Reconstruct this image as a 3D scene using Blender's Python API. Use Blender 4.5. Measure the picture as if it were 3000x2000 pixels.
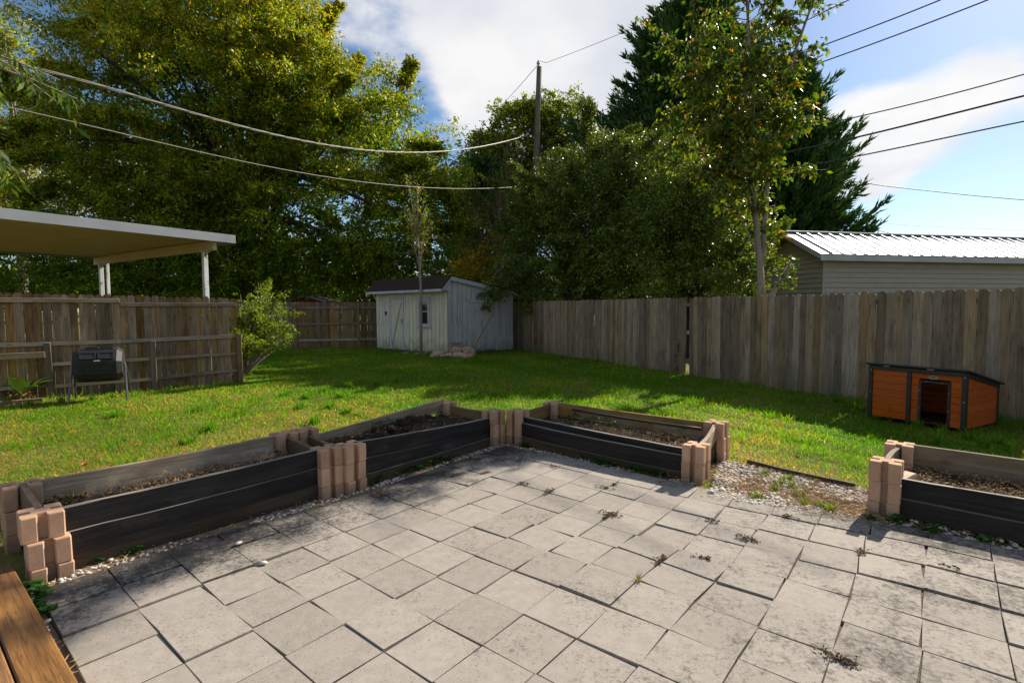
import bpy, math, random
import numpy as np
from mathutils import Vector, Matrix
R = math.radians
rng = np.random.default_rng(7)
random.seed(7)
for o in list(bpy.data.objects): bpy.data.objects.remove(o)
SC = bpy.context.scene
COL = SC.collection

# ------------------------------------------------------------------ camera
F, PITCH, ROLL, CH = 1539.17, R(3.437), R(-0.208), 1.493
cam = bpy.data.cameras.new('camera')
cam.lens = F * 36 / 3000; cam.sensor_width = 36; cam.clip_start = .05; cam.clip_end = 3000
cam_o = bpy.data.objects.new('camera', cam); COL.objects.link(cam_o)
cam_o.matrix_world = Matrix.Translation((0, 0, CH)) @ Matrix.Rotation(R(90) - PITCH, 4, 'X') @ Matrix.Rotation(ROLL, 4, 'Z')
SC.camera = cam_o

# ------------------------------------------------------------------ sky, sun, exposure
SUN_AZ, SUN_EL = R(46.5), R(34.5)
world = bpy.data.worlds.new('World'); SC.world = world; world.use_nodes = True
wn, wl = world.node_tree.nodes, world.node_tree.links
for n in list(wn): wn.remove(n)
def WN(t, **k):
    n = wn.new(t)
    for a, b in k.items(): setattr(n, a, b)
    return n
def wmath(op, a, b=None, c=None):
    n = WN('ShaderNodeMath', operation=op)
    for i, x in enumerate((a, b, c)):
        if x is None: continue
        if isinstance(x, (int, float)): n.inputs[i].default_value = x
        else: wl.new(x, n.inputs[i])
    return n.outputs[0]
sky = WN('ShaderNodeTexSky', sky_type='NISHITA', sun_disc=False, sun_elevation=SUN_EL, sun_rotation=SUN_AZ)
sky.air_density = 1.0; sky.dust_density = .3; sky.ozone_density = 2.2
tc = WN('ShaderNodeTexCoord')
sep = WN('ShaderNodeSeparateXYZ'); wl.new(tc.outputs['Generated'], sep.inputs[0])
zz = wmath('ADD', wmath('MAXIMUM', sep.outputs[2], 0.0), .22)
cxy = WN('ShaderNodeCombineXYZ')
wl.new(wmath('DIVIDE', sep.outputs[0], zz), cxy.inputs[0]); wl.new(wmath('DIVIDE', sep.outputs[1], zz), cxy.inputs[1])
def wnoise(scale, detail, rough, off):
    m = WN('ShaderNodeMapping'); m.inputs['Location'].default_value = off
    wl.new(cxy.outputs[0], m.inputs[0])
    n = WN('ShaderNodeTexNoise'); n.inputs['Scale'].default_value = scale; n.inputs['Detail'].default_value = detail
    n.inputs['Roughness'].default_value = rough; wl.new(m.outputs[0], n.inputs['Vector']); return n.outputs[0]
n_big = wnoise(.9, 10, .6, (3.1, 1.7, 0))
n_soft = wnoise(1.9, 6, .5, (7.3, 2.2, 4))
def bump(az, el, rad, amp):     # one cloud bank: a soft lobe about a compass direction
    d = (math.sin(R(az)) * math.cos(R(el)), math.cos(R(az)) * math.cos(R(el)), math.sin(R(el)))
    v = WN('ShaderNodeVectorMath', operation='DOT_PRODUCT'); wl.new(tc.outputs['Generated'], v.inputs[0]); v.inputs[1].default_value = d
    mr = WN('ShaderNodeMapRange', interpolation_type='SMOOTHSTEP')
    mr.inputs['From Min'].default_value = math.cos(R(rad)); mr.inputs['From Max'].default_value = math.cos(R(rad * .25))
    mr.inputs['To Max'].default_value = amp; wl.new(v.outputs['Value'], mr.inputs['Value']); return mr.outputs[0]
dens = n_big
for b in ((-8, 27, 17, .12), (8, 30, 18, .14), (3, 20, 13, .12), (39, 15.5, 10, .17), (33, 14, 6, .06), (95, 25, 22, .12), (-75, 30, 22, .12),
          (150, 30, 25, .12), (-140, 28, 25, .12), (60, 55, 20, .1), (-30, 60, 20, .1)):
    dens = wmath('ADD', dens, bump(*b))
for b in ((-38, 28, 16, -.2), (35, 25.5, 8, -.24), (29, 30, 9, -.15), (42, 7, 9, -.18), (-17, 22, 4, -.10), (-13, 15, 3, -.08)):
    dens = wmath('ADD', dens, bump(*b))
fac = WN('ShaderNodeMapRange', interpolation_type='SMOOTHSTEP'); wl.new(dens, fac.inputs['Value'])
fac.inputs['From Min'].default_value = .50; fac.inputs['From Max'].default_value = .64
ccol = WN('ShaderNodeMix', data_type='RGBA'); ccol.inputs[6].default_value = (4.3, 4.45, 4.8, 1); ccol.inputs[7].default_value = (5.9, 5.8, 5.65, 1)
cf = WN('ShaderNodeMapRange'); cf.inputs['From Min'].default_value = .36; cf.inputs['From Max'].default_value = .6
wl.new(n_soft, cf.inputs['Value']); wl.new(cf.outputs[0], ccol.inputs[0])
hsv = WN('ShaderNodeHueSaturation'); hsv.inputs['Saturation'].default_value = 1.15; hsv.inputs['Value'].default_value = .72
wl.new(sky.outputs[0], hsv.inputs['Color'])
mixc = WN('ShaderNodeMix', data_type='RGBA'); wl.new(wmath('MULTIPLY', fac.outputs[0], .93), mixc.inputs[0])
wl.new(hsv.outputs[0], mixc.inputs[6]); wl.new(ccol.outputs[2], mixc.inputs[7])
bg = WN('ShaderNodeBackground'); bg.inputs[1].default_value = .09; wl.new(mixc.outputs[2], bg.inputs[0])
wo = WN('ShaderNodeOutputWorld'); wl.new(bg.outputs[0], wo.inputs[0])

SUN = Vector((math.sin(SUN_AZ) * math.cos(SUN_EL), math.cos(SUN_AZ) * math.cos(SUN_EL), math.sin(SUN_EL)))
sl = bpy.data.lights.new('sun', 'SUN'); sl.energy = 5.0; sl.angle = R(.55); sl.color = (1, .91, .77)
so = bpy.data.objects.new('sun', sl); COL.objects.link(so); so.rotation_euler = SUN.to_track_quat('Z', 'Y').to_euler(); so.location = (20, 20, 30)
vs = SC.view_settings; vs.view_transform = 'Standard'; vs.look = 'None'; vs.gamma = 1; vs.exposure = .93
SC.cycles.max_bounces = 8; SC.cycles.transparent_max_bounces = 8
SC.cycles.use_denoising = True; SC.cycles.sample_clamp_direct = 5; SC.cycles.sample_clamp_indirect = 4

# ------------------------------------------------------------------ picture rays -> places
_c, _s, _cr, _sr = math.cos(PITCH), math.sin(PITCH), math.cos(ROLL), math.sin(ROLL)
def ray(u, v):
    x2, y2 = (u - 1500) / F, (1000 - v) / F
    xc, yc = x2 * _cr - y2 * _sr, x2 * _sr + y2 * _cr
    return np.array([xc, _c + yc * _s, -_s + yc * _c])
def ground(u, v, z=0.):
    d = ray(u, v); t = (z - CH) / d[2]; return np.array([0, 0, CH]) + d * t
def at(u, v, Y):
    d = ray(u, v); return np.array([0, 0, CH]) + d * (Y / d[1])

# ------------------------------------------------------------------ mesh helpers
def tag(o, label=None, cat=None, group=None, kind=None):
    if label: o['label'] = label
    if cat: o['category'] = cat
    if group: o['group'] = group
    if kind: o['kind'] = kind
    return o
def thing(name, label, cat, loc=(0, 0, 0), rotz=0, group=None):
    o = bpy.data.objects.new(name, None); COL.objects.link(o); o.location = loc; o.rotation_euler = (0, 0, rotz)
    o.empty_display_size = .1
    return tag(o, label, cat, group)
def rootloc(p):
    while p.parent: p = p.parent
    return np.array(p.location)
def place(name, me, parent=None, loc=(0, 0, 0), rot=None, scale=None):
    o = bpy.data.objects.new(name, me); COL.objects.link(o)
    if parent: o.parent = parent
    o.location = loc
    if rot is not None: o.rotation_euler = rot
    if scale is not None: o.scale = scale
    return o
class MB:
    def __init__(s): s.V = []; s.Fc = []
    def add(s, V, Fc):
        n = len(s.V); s.V += [tuple(map(float, v)) for v in V]; s.Fc += [tuple(i + n for i in f) for f in Fc]; return s
    def cbox(s, c, size, M=None, b=.004):
        hx, hy, hz = [x / 2 for x in size]; b = min(b, hx * .45, hy * .45, hz * .45)
        V = []; idx = {}
        for sx in (-1, 1):
            for sy in (-1, 1):
                for sz in (-1, 1):
                    for ax in range(3):
                        p = [sx * hx, sy * hy, sz * hz]
                        for k in range(3):
                            if k != ax: p[k] -= (sx, sy, sz)[k] * b
                        idx[(sx, sy, sz, ax)] = len(V); V.append(p)
        Fs = []
        for ax in range(3):
            o1, o2 = [k for k in range(3) if k != ax]
            for sg in (-1, 1):
                q = []
                for a1, a2 in ((-1, -1), (1, -1), (1, 1), (-1, 1)):
                    k = [0, 0, 0]; k[ax] = sg; k[o1] = a1; k[o2] = a2; q.append(idx[(*k, ax)])
                if (sg > 0) == (ax == 1): q.reverse()
                Fs.append(q)
        for ax in range(3):
            o1, o2 = [k for k in range(3) if k != ax]
            for a1 in (-1, 1):
                for a2 in (-1, 1):
                    k0 = [0, 0, 0]; k1 = [0, 0, 0]; k0[ax] = -1; k1[ax] = 1
                    for k in (k0, k1): k[o1] = a1; k[o2] = a2
                    q = [idx[(*k0, o1)], idx[(*k1, o1)], idx[(*k1, o2)], idx[(*k0, o2)]]
                    Fs.append(q)
        for sx in (-1, 1):
            for sy in (-1, 1):
                for sz in (-1, 1): Fs.append([idx[(sx, sy, sz, 0)], idx[(sx, sy, sz, 1)], idx[(sx, sy, sz, 2)]])
        V = [Vector(v) for v in V]
        if M is not None: V = [M @ v for v in V]
        c = Vector(c); return s.add([v + c for v in V], Fs)
    def beam(s, p, q, w, h, up=(0, 0, 1), b=.003):      # w across, h along 'up'
        p, q = Vector(p), Vector(q); d = q - p; L = d.length; x = d.normalized()
        y = Vector(up).cross(x).normalized(); z = x.cross(y)
        M = Matrix((x, y, z)).transposed()
        return s.cbox((p + q) / 2, (L, w, h), M, b)
    def tube(s, pts, rad, n=7, cap=True):
        pts = [Vector(p) for p in pts]; N = len(pts)
        if not hasattr(rad, '__len__'): rad = [rad] * N
        V = []; ref = Vector((.13, .21, .97))
        for i, p in enumerate(pts):
            t = (pts[min(i + 1, N - 1)] - pts[max(i - 1, 0)]).normalized()
            a = t.cross(ref if abs(t.dot(ref)) < .95 else Vector((1, 0, 0))).normalized(); bb = t.cross(a)
            for k in range(n):
                an = 2 * math.pi * k / n; V.append(p + (a * math.cos(an) + bb * math.sin(an)) * rad[i])
        Fs = [(i * n + k, i * n + (k + 1) % n, (i + 1) * n + (k + 1) % n, (i + 1) * n + k) for i in range(N - 1) for k in range(n)]
        if cap: Fs += [tuple(range(n))[::-1], tuple((N - 1) * n + k for k in range(n))]
        return s.add(V, Fs)
    def prism(s, poly, z0, z1, M=None, c=(0, 0, 0)):      # polygon in local xy, extruded in local z
        n = len(poly); V = [Vector((x, y, z0)) for x, y in poly] + [Vector((x, y, z1)) for x, y in poly]
        Fs = [tuple(range(n))[::-1], tuple(range(n, 2 * n))] + [(k, (k + 1) % n, n + (k + 1) % n, n + k) for k in range(n)]
        if M is not None: V = [M @ v for v in V]
        c = Vector(c); return s.add([v + c for v in V], Fs)
    def mesh(s, name, mat, off=(0, 0, 0), smooth=False):
        me = bpy.data.meshes.new(name); off = np.array(off)
        me.from_pydata([tuple(np.array(v) - off) for v in s.V], [], s.Fc); me.update()
        if mat: me.materials.append(mat)
        if smooth: me.polygons.foreach_set('use_smooth', [True] * len(me.polygons))
        return me
    def build(s, name, mat, parent=None, smooth=False):
        off = rootloc(parent) if parent else (0, 0, 0)
        return place(name, s.mesh(name, mat, off, smooth), parent)
def npmesh(name, V, nper, mat, col=None, smooth=False):
    """V: (N*nper,3): N separate n-gons"""
    V = np.asarray(V, dtype=np.float32); N = len(V) // nper
    me = bpy.data.meshes.new(name); me.vertices.add(len(V)); me.vertices.foreach_set('co', V.ravel())
    me.loops.add(len(V)); me.loops.foreach_set('vertex_index', np.arange(len(V), dtype=np.int32))
    me.polygons.add(N); me.polygons.foreach_set('loop_start', np.arange(0, len(V), nper, dtype=np.int32))
    me.update(calc_edges=True)
    if col is not None:
        at_ = me.color_attributes.new('col', 'FLOAT_COLOR', 'POINT')
        c = np.ones((N, nper, 4), np.float32); c[..., :3] = np.asarray(col, dtype=np.float32)[:, None, :]
        at_.data.foreach_set('color', c.ravel())
    me.materials.append(mat)
    return me
def facemesh(name, V, Fq, mat, smooth=False):
    """V (n,3), Fq (m,k) faces sharing vertices"""
    V = np.asarray(V, np.float32); Fq = np.asarray(Fq, np.int32); m, k = Fq.shape
    me = bpy.data.meshes.new(name); me.vertices.add(len(V)); me.vertices.foreach_set('co', V.ravel())
    me.loops.add(m * k); me.loops.foreach_set('vertex_index', Fq.ravel())
    me.polygons.add(m); me.polygons.foreach_set('loop_start', np.arange(0, m * k, k, dtype=np.int32))
    if smooth: me.polygons.foreach_set('use_smooth', np.ones(m, bool))
    me.update(calc_edges=True); me.materials.append(mat); return me

# ------------------------------------------------------------------ materials
class NT:
    def __init__(s, name):
        s.m = bpy.data.materials.new(name); s.m.use_nodes = True; s.t = s.m.node_tree; s.n = s.t.nodes; s.l = s.t.links
        s.b = s.n['Principled BSDF']; s.out = s.n['Material Output']
    def node(s, t, **k):
        n = s.n.new(t)
        for a, b in k.items(): setattr(n, a, b)
        return n
    def link(s, a, b): s.l.new(a, b)
    def setv(s, inp, x):
        if isinstance(x, (int, float)): inp.default_value = x
        elif isinstance(x, (tuple, list)): inp.default_value = tuple(x) + ((1,) if len(x) == 3 and inp.type == 'RGBA' else ())
        else: s.l.new(x, inp)
    def math(s, op, a, b=0., clamp=False):
        n = s.node('ShaderNodeMath', operation=op, use_clamp=clamp); s.setv(n.inputs[0], a); s.setv(n.inputs[1], b); return n.outputs[0]
    def mix(s, f, a, b, bt='MIX'):
        n = s.node('ShaderNodeMix', data_type='RGBA', blend_type=bt); s.setv(n.inputs[0], f); s.setv(n.inputs[6], a); s.setv(n.inputs[7], b); return n.outputs[2]
    def coords(s, kind='Object', scale=(1, 1, 1), rnd=False):
        if kind == 'World': src = s.node('ShaderNodeNewGeometry').outputs['Position']
        else: src = s.node('ShaderNodeTexCoord').outputs[kind]
        if rnd:
            oi = s.node('ShaderNodeObjectInfo'); v = s.node('ShaderNodeVectorMath', operation='ADD'); sc = s.math('MULTIPLY', oi.outputs['Random'], 137.)
            s.link(src, v.inputs[0]); s.link(sc, v.inputs[1]); src = v.outputs[0]
        m = s.node('ShaderNodeMapping'); m.inputs['Scale'].default_value = scale; s.link(src, m.inputs[0]); return m.outputs[0]
    def rnd(s): return s.node('ShaderNodeObjectInfo').outputs['Random']
    def noise(s, vec, scale, detail=4, rough=.55, dist=0.):
        n = s.node('ShaderNodeTexNoise'); s.link(vec, n.inputs['Vector']); n.inputs['Scale'].default_value = scale
        n.inputs['Detail'].default_value = detail; n.inputs['Roughness'].default_value = rough; n.inputs['Distortion'].default_value = dist
        return n.outputs[0]
    def ramp(s, f, lo, hi, a=0., b=1.):
        n = s.node('ShaderNodeMapRange'); s.link(f, n.inputs[0]); n.inputs[1].default_value = lo; n.inputs[2].default_value = hi
        n.inputs[3].default_value = a; n.inputs[4].default_value = b; return n.outputs[0]
    def bumpn(s, h, dist=.01, st=.6):
        n = s.node('ShaderNodeBump'); n.inputs['Strength'].default_value = st; n.inputs['Distance'].default_value = dist
        s.link(h, n.inputs['Height']); s.link(n.outputs[0], s.b.inputs['Normal'])
    def fin(s, col, rough=.8, spec=.3, metal=0.):
        s.setv(s.b.inputs['Base Color'], col); s.setv(s.b.inputs['Roughness'], rough); s.b.inputs['Specular IOR Level'].default_value = spec
        s.b.inputs['Metallic'].default_value = metal; return s.m
MAT = {}
def m_plain(name, c, rough=.7, spec=.3, metal=0., var=.25, scale=8, bump=.002, kind='Object'):
    t = NT(name); v = t.coords(kind, rnd=kind == 'Object'); n = t.noise(v, scale, 5, .6)
    dark = tuple(x * (1 - var) for x in c); lite = tuple(min(1, x * (1 + var)) for x in c)
    if bump: t.bumpn(t.noise(v, scale * 6, 4, .6), bump)
    MAT[name] = t.fin(t.mix(t.ramp(n, .3, .7), dark, lite), rough, spec, metal); return MAT[name]
def m_wood(name, c1, c2, cd, axis=2, fine=55, rough=.85, moss=None, worn=None, rndamt=.35, spec=.2, knots=.5, satv=.25):
    """weathered wood: grain runs along the given local axis"""
    t = NT(name); st = [1, 1, 1]; st[axis] = .06
    v = t.coords('Object', tuple(st), rnd=True); vk = t.coords('Object', tuple(1 if i != axis else .45 for i in range(3)), rnd=True)
    g = t.noise(v, fine, 5, .65, .6); g2 = t.noise(v, fine * .25, 3, .5, 1.2); g3 = t.noise(vk, 4.5, 3, .5)
    col = t.mix(t.ramp(g2, .3, .7), c1, c2)
    col = t.mix(t.math('MULTIPLY', t.ramp(g, .52, .72), .75), col, cd)
    if knots:
        vo = t.node('ShaderNodeTexVoronoi'); t.link(vk, vo.inputs['Vector']); vo.inputs['Scale'].default_value = 6.5
        col = t.mix(t.math('MULTIPLY', t.ramp(vo.outputs['Distance'], .16, .05), knots), col, tuple(x * .55 for x in cd))
    col = t.mix(t.math('MULTIPLY', t.ramp(g3, .5, .75), .55), col, cd)
    r = t.rnd(); hs = t.node('ShaderNodeHueSaturation'); t.link(t.ramp(r, 0, 1, 1 - rndamt, 1 + rndamt), hs.inputs['Value'])
    t.link(t.ramp(t.math('FRACT', t.math('MULTIPLY', r, 7.31)), 0, 1, 1 - satv, 1 + satv), hs.inputs['Saturation']); t.link(col, hs.inputs['Color'])
    col = hs.outputs[0]
    if moss:
        wv = t.node('ShaderNodeNewGeometry').outputs['Position']; sp = t.node('ShaderNodeSeparateXYZ'); t.link(wv, sp.inputs[0])
        nm = t.noise(t.coords('World'), 3.5, 5, .6)
        mf = t.math('MULTIPLY', t.ramp(t.math('ADD', sp.outputs[2], t.math('MULTIPLY', nm, moss[2])), moss[1], moss[0]), moss[3], True)
        col = t.mix(mf, col, moss[4])
    if worn:     # stain rubbed off the upper edge of the board
        gn = t.node('ShaderNodeSeparateXYZ'); t.link(t.node('ShaderNodeNewGeometry').outputs['True Normal'], gn.inputs[0])
        col = t.mix(t.math('MULTIPLY', t.ramp(gn.outputs[2], .5, .8), t.ramp(g2, .3, .6, .5, 1.), True), col, worn)
        col = t.mix(t.math('MULTIPLY', t.ramp(t.noise(vk, 3, 5, .7), .58, .72), .5), col, tuple(x * .35 for x in worn))
    t.bumpn(t.math('ADD', g, t.math('MULTIPLY', g2, .6)), .004, .7)
    MAT[name] = t.fin(col, rough, spec); return MAT[name]
def m_leaf(name, trans=.4, rough=.42, spec=.5, attr='col', tint=(1.25, 1.15, .5)):
    t = NT(name); a = t.node('ShaderNodeAttribute', attribute_name=attr)
    t.link(a.outputs['Color'], t.b.inputs['Base Color']); t.b.inputs['Roughness'].default_value = rough; t.b.inputs['Specular IOR Level'].default_value = spec
    tr = t.node('ShaderNodeBsdfTranslucent'); t.link(t.mix(1., a.outputs['Color'], tint, 'MULTIPLY'), tr.inputs[0])
    mx = t.node('ShaderNodeMixShader'); mx.inputs[0].default_value = trans
    t.link(t.b.outputs[0], mx.inputs[1]); t.link(tr.outputs[0], mx.inputs[2]); t.link(mx.outputs[0], t.out.inputs[0])
    MAT[name] = t.m; return t.m

# fence woods, boards and so on
m_wood('fence_grey', (.19, .137, .084), (.31, .235, .155), (.05, .036, .022), 2, 60, moss=(.0, .9, .5, .45, (.055, .06, .035)))
m_wood('fence_brown', (.15, .088, .043), (.29, .19, .108), (.034, .019, .010), 2, 60)
m_wood('fence_back', (.16, .11, .055), (.25, .18, .095), (.055, .037, .019), 2, 50, moss=(.0, 1.2, .7, .3, (.06, .055, .03)))
m_wood('rail_grey', (.24, .185, .13), (.36, .29, .22), (.08, .057, .038), 0, 60)
m_wood('post_brown', (.16, .115, .075), (.23, .175, .12), (.06, .045, .03), 2, 50)
m_wood('planter_black', (.013, .011, .010), (.030, .026, .023), (.007, .006, .006), 0, 70, rough=.7, rndamt=.15, spec=.22, knots=.3, worn=(.26, .23, .20))
m_wood('planter_grey', (.22, .17, .12), (.35, .285, .215), (.07, .05, .034), 0, 60)
m_wood('planter_brown', (.15, .10, .052), (.24, .165, .092), (.055, .037, .021), 0, 50)
m_wood('planter_soil_board', (.035, .026, .018), (.07, .05, .033), (.016, .012, .009), 0, 60, knots=.2, worn=(.16, .135, .11))
m_wood('deck_wood', (.12, .054, .016), (.28, .138, .042), (.024, .011, .005), 0, 120, rough=.6, spec=.35, knots=.6, rndamt=.12)
m_wood('dog_wood', (.36, .072, .008), (.42, .092, .010), (.25, .046, .006), 0, 45, rough=.6, rndamt=.07, spec=.15, knots=.4, satv=.03)
m_wood('pale_wood', (.5, .33, .17), (.6, .42, .24), (.35, .22, .11), 0, 50, rough=.7, rndamt=.1)
m_wood('soffit_wood', (.28, .14, .06), (.34, .18, .08), (.16, .08, .035), 0, 40)
m_wood('pole_wood', (.085, .072, .058), (.13, .11, .09), (.035, .03, .024), 2, 40)
m_wood('shed_cream', (.60, .55, .40), (.68, .63, .48), (.38, .34, .25), 2, 40, rndamt=.06, knots=.08, moss=(.25, 1.0, 1.0, .95, (.075, .09, .04)))
m_wood('shed_white', (.40, .395, .385), (.49, .485, .475), (.2, .195, .19), 2, 40, rndamt=.08, knots=.08, moss=(.25, .95, .9, .7, (.10, .10, .075)))
m_wood('shed_trim', (.40, .415, .48), (.50, .515, .57), (.24, .25, .29), 0, 40, rndamt=.06, knots=.1)
m_plain('shed_core', (.16, .155, .13), .9, .1)
m_plain('shingle', (.04, .025, .019), .9, .2, var=.4, scale=14, bump=.004)
m_plain('siding', (.30, .275, .245), .7, .3, var=.08, scale=3, bump=.0006)
m_plain('fascia', (.34, .35, .37), .55, .4, var=.15, scale=2, bump=.0005)
m_plain('metal_roof', (.56, .58, .60), .38, .5, 1., var=.06, scale=2, bump=.0008)
m_plain('carport_fascia', (.27, .285, .315), .5, .4, var=.14, scale=1.5, bump=.0006)
m_plain('carport_pan', (.50, .39, .235), .6, .3, var=.08, scale=2, bump=.0005)
m_plain('red_paint', (.30, .02, .02), .7, .3)
m_plain('black_metal', (.012, .012, .013), .45, .5, var=.2, bump=.0008)
m_plain('black_plastic', (.02, .019, .018), .62, .35, var=.2, scale=6, bump=.0008)
m_plain('grey_metal', (.10, .105, .11), .4, .5, .6, var=.15)
m_plain('silver', (.6, .6, .58), .35, .5, .9, var=.1)
m_plain('label_white', (.55, .58, .7), .6, .3, var=.05)
m_plain('cable_dark', (.02, .02, .022), .6, .3, var=.1, bump=0)
m_plain('cable_light', (.20, .19, .17), .5, .4, var=.2, scale=30, bump=0)
m_plain('bark', (.10, .078, .058), .9, .2, var=.45, scale=18, bump=.012)
m_plain('bark_dark', (.045, .036, .028), .9, .2, var=.4, scale=10, bump=.02)
m_plain('bark_grey', (.24, .20, .165), .8, .3, var=.35, scale=22, bump=.006)
m_plain('stone', (.38, .26, .175), .85, .25, var=.45, scale=7, bump=.008)
m_plain('white_pebble', (.50, .46, .41), .75, .3, var=.4, scale=3, bump=.004, kind='World')
m_plain('straw', (.40, .26, .12), .85, .2, var=.45, scale=30, bump=0, kind='World')
m_plain('dark_interior', (.008, .006, .006), .9, .1, var=.1)
m_plain('dark_red_interior', (.05, .012, .01), .8, .2, var=.3)

t = NT('rusty_white'); v = t.coords('Object', (1, 1, .35), rnd=True); n = t.noise(v, 9, 6, .65)
MAT['rusty_white'] = t.fin(t.mix(t.ramp(n, .56, .62), (.62, .64, .66), (.22, .075, .03)), .6, .3)
t = NT('glass'); MAT['glass'] = t.fin((.012, .016, .017), .06, .7)
t = NT('liner'); t.fin((.36, .32, .25), .3, .4); tr = t.node('ShaderNodeBsdfTransparent'); tr.inputs[0].default_value = (.85, .84, .8, 1)
mx = t.node('ShaderNodeMixShader'); v = t.coords('Object'); t.link(t.ramp(t.noise(v, 6, 5, .6), .35, .7, .12, .5), mx.inputs[0])
t.link(tr.outputs[0], mx.inputs[1]); t.link(t.b.outputs[0], mx.inputs[2]); t.link(mx.outputs[0], t.out.inputs[0]); MAT['liner'] = t.m

# tan concrete planter block
t = NT('block_tan'); v = t.coords('Object', rnd=True); n1 = t.noise(v, 9, 6, .65); n2 = t.noise(v, 140, 3, .7)
col = t.mix(t.ramp(n1, .3, .7), (.43, .25, .155), (.53, .335, .22)); col = t.mix(t.math('MULTIPLY', t.ramp(n2, .56, .72), .6), col, (.2, .115, .075)); col = t.mix(t.math('MULTIPLY', t.ramp(t.noise(v, 3.2, 5, .65), .54, .72), .45), col, (.2, .145, .105))
hs = t.node('ShaderNodeHueSaturation'); t.link(t.ramp(t.rnd(), 0, 1, .8, 1.12), hs.inputs['Value']); t.link(col, hs.inputs['Color'])
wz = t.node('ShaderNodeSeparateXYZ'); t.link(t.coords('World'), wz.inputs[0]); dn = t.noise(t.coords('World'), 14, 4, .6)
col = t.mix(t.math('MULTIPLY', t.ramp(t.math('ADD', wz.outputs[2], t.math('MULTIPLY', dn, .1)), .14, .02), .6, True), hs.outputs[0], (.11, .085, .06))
t.bumpn(n2, .003, .7); MAT['block_tan'] = t.fin(col, .9, .2)

# concrete pavers: grey-beige, speckled, with black lichen heaviest beside the damp planter edge
TH = R(-39.347); PA = np.array([math.cos(TH), math.sin(TH)]); PB = np.array([-math.sin(TH), math.cos(TH)]); PS = .305
G0 = np.array([-3.69112, 11.38848]) * PS; RB = .98308
def ab2xy(a, b): return G0 + PS * (np.asarray(a)[..., None] * PA + RB * np.asarray(b)[..., None] * PB)
def xy2ab(P):
    d = (np.asarray(P)[..., :2] - G0) / PS; return d @ PA, d @ PB / RB
t = NT('paver'); wv = t.coords('World'); ov = t.coords('Object', rnd=True)
dp = t.node('ShaderNodeVectorMath', operation='DOT_PRODUCT'); t.link(wv, dp.inputs[0]); dp.inputs[1].default_value = (PA[0] / PS, PA[1] / PS, 0)
acoord = t.math('SUBTRACT', dp.outputs['Value'], float(G0 @ PA / PS))
dq = t.node('ShaderNodeVectorMath', operation='DOT_PRODUCT'); t.link(wv, dq.inputs[0]); dq.inputs[1].default_value = (PB[0] / PS, PB[1] / PS, 0)
bcoord = t.math('SUBTRACT', dq.outputs['Value'], float(G0 @ PB / PS))
base = t.mix(t.ramp(t.noise(ov, 5, 4, .6), .3, .7), (.245, .217, .186), (.30, .268, .233))
sp_ = t.noise(wv, 190, 2, .7); base = t.mix(t.math('MULTIPLY', t.ramp(sp_, .56, .75), .5), base, (.15, .13, .11))
base = t.mix(t.math('MULTIPLY', t.ramp(t.noise(wv, 130, 2, .6), .62, .76), .5), base, (.42, .39, .35))
hs = t.node('ShaderNodeHueSaturation'); t.link(t.ramp(t.rnd(), 0, 1, .9, 1.08), hs.inputs['Value']); t.link(base, hs.inputs['Color']); base = hs.outputs[0]
l1 = t.noise(wv, 2.1, 4, .6); l2 = t.noise(wv, 34, 6, .72, .5); l3 = t.noise(wv, 9, 4, .6)
edge = t.ramp(acoord, .6, -2.2, -.01, .27); edge2 = t.ramp(bcoord, 6.2, 8.2, 0, .10); rightw = t.ramp(acoord, 4, 10, 0, .085)
thr = t.math('ADD', t.math('ADD', t.math('ADD', t.math('MULTIPLY', l1, .42), t.math('MULTIPLY', l2, .62)), t.math('MULTIPLY', l3, .24)), t.math('ADD', t.math('ADD', edge, edge2), rightw))
lich = t.math('MULTIPLY', t.ramp(thr, .70, .86), .9, True)
sk = t.math('MULTIPLY', t.ramp(t.math('ADD', t.noise(wv, 75, 4, .7, .4), t.math('MULTIPLY', l1, .3)), .71, .82), .55, True)
col = t.mix(lich, t.mix(sk, base, (.06, .052, .044)), (.03, .027, .024))
t.bumpn(t.math('ADD', t.math('MULTIPLY', sp_, .5), l2), .0025, .55); MAT['paver'] = t.fin(col, .88, .25)

t = NT('joint_sand'); v = t.coords('World'); MAT['joint_sand'] = t.fin(t.mix(t.ramp(t.noise(v, 60, 4, .7), .35, .65), (.055, .044, .034), (.15, .125, .10)), .95, .1)
t = NT('earth'); v = t.coords('World'); MAT['earth'] = t.fin(t.mix(t.ramp(t.noise(v, 5, 5, .6), .35, .65), (.16, .115, .07), (.25, .185, .12)), .95, .1)
t.bumpn(t.noise(v, 50, 4, .7), .01)
t = NT('lawn_soil'); v = t.coords('World'); c1 = t.mix(t.ramp(t.noise(v, .55, 5, .6), .40, .62), (.06, .10, .010), (.22, .15, .055))
t.bumpn(t.noise(v, 30, 4, .7), .03); MAT['lawn_soil'] = t.fin(t.mix(t.math('MULTIPLY', t.ramp(t.noise(v, 45, 3, .7), .45, .65), .6), c1, (.05, .06, .014)), .95, .1)
t = NT('potting_soil'); v = t.coords('World'); c1 = t.mix(t.ramp(t.noise(v, 60, 4, .7), .35, .65), (.012, .009, .007), (.06, .042, .028))
t.bumpn(t.noise(v, 70, 4, .7), .012, .9); MAT['potting_soil'] = t.fin(c1, .95, .1)
m_leaf('leaf', .5, .45, .35, tint=(1.2, 1.25, .35)); m_leaf('blade', .6, .6, .2, tint=(1.2, 1.35, .3)); m_leaf('needle', .15, .6, .25, tint=(1, 1, .6)); m_leaf('shrub_leaf', .35, .35, .45)
m_leaf('chip', 0., .9, .2)
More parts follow.
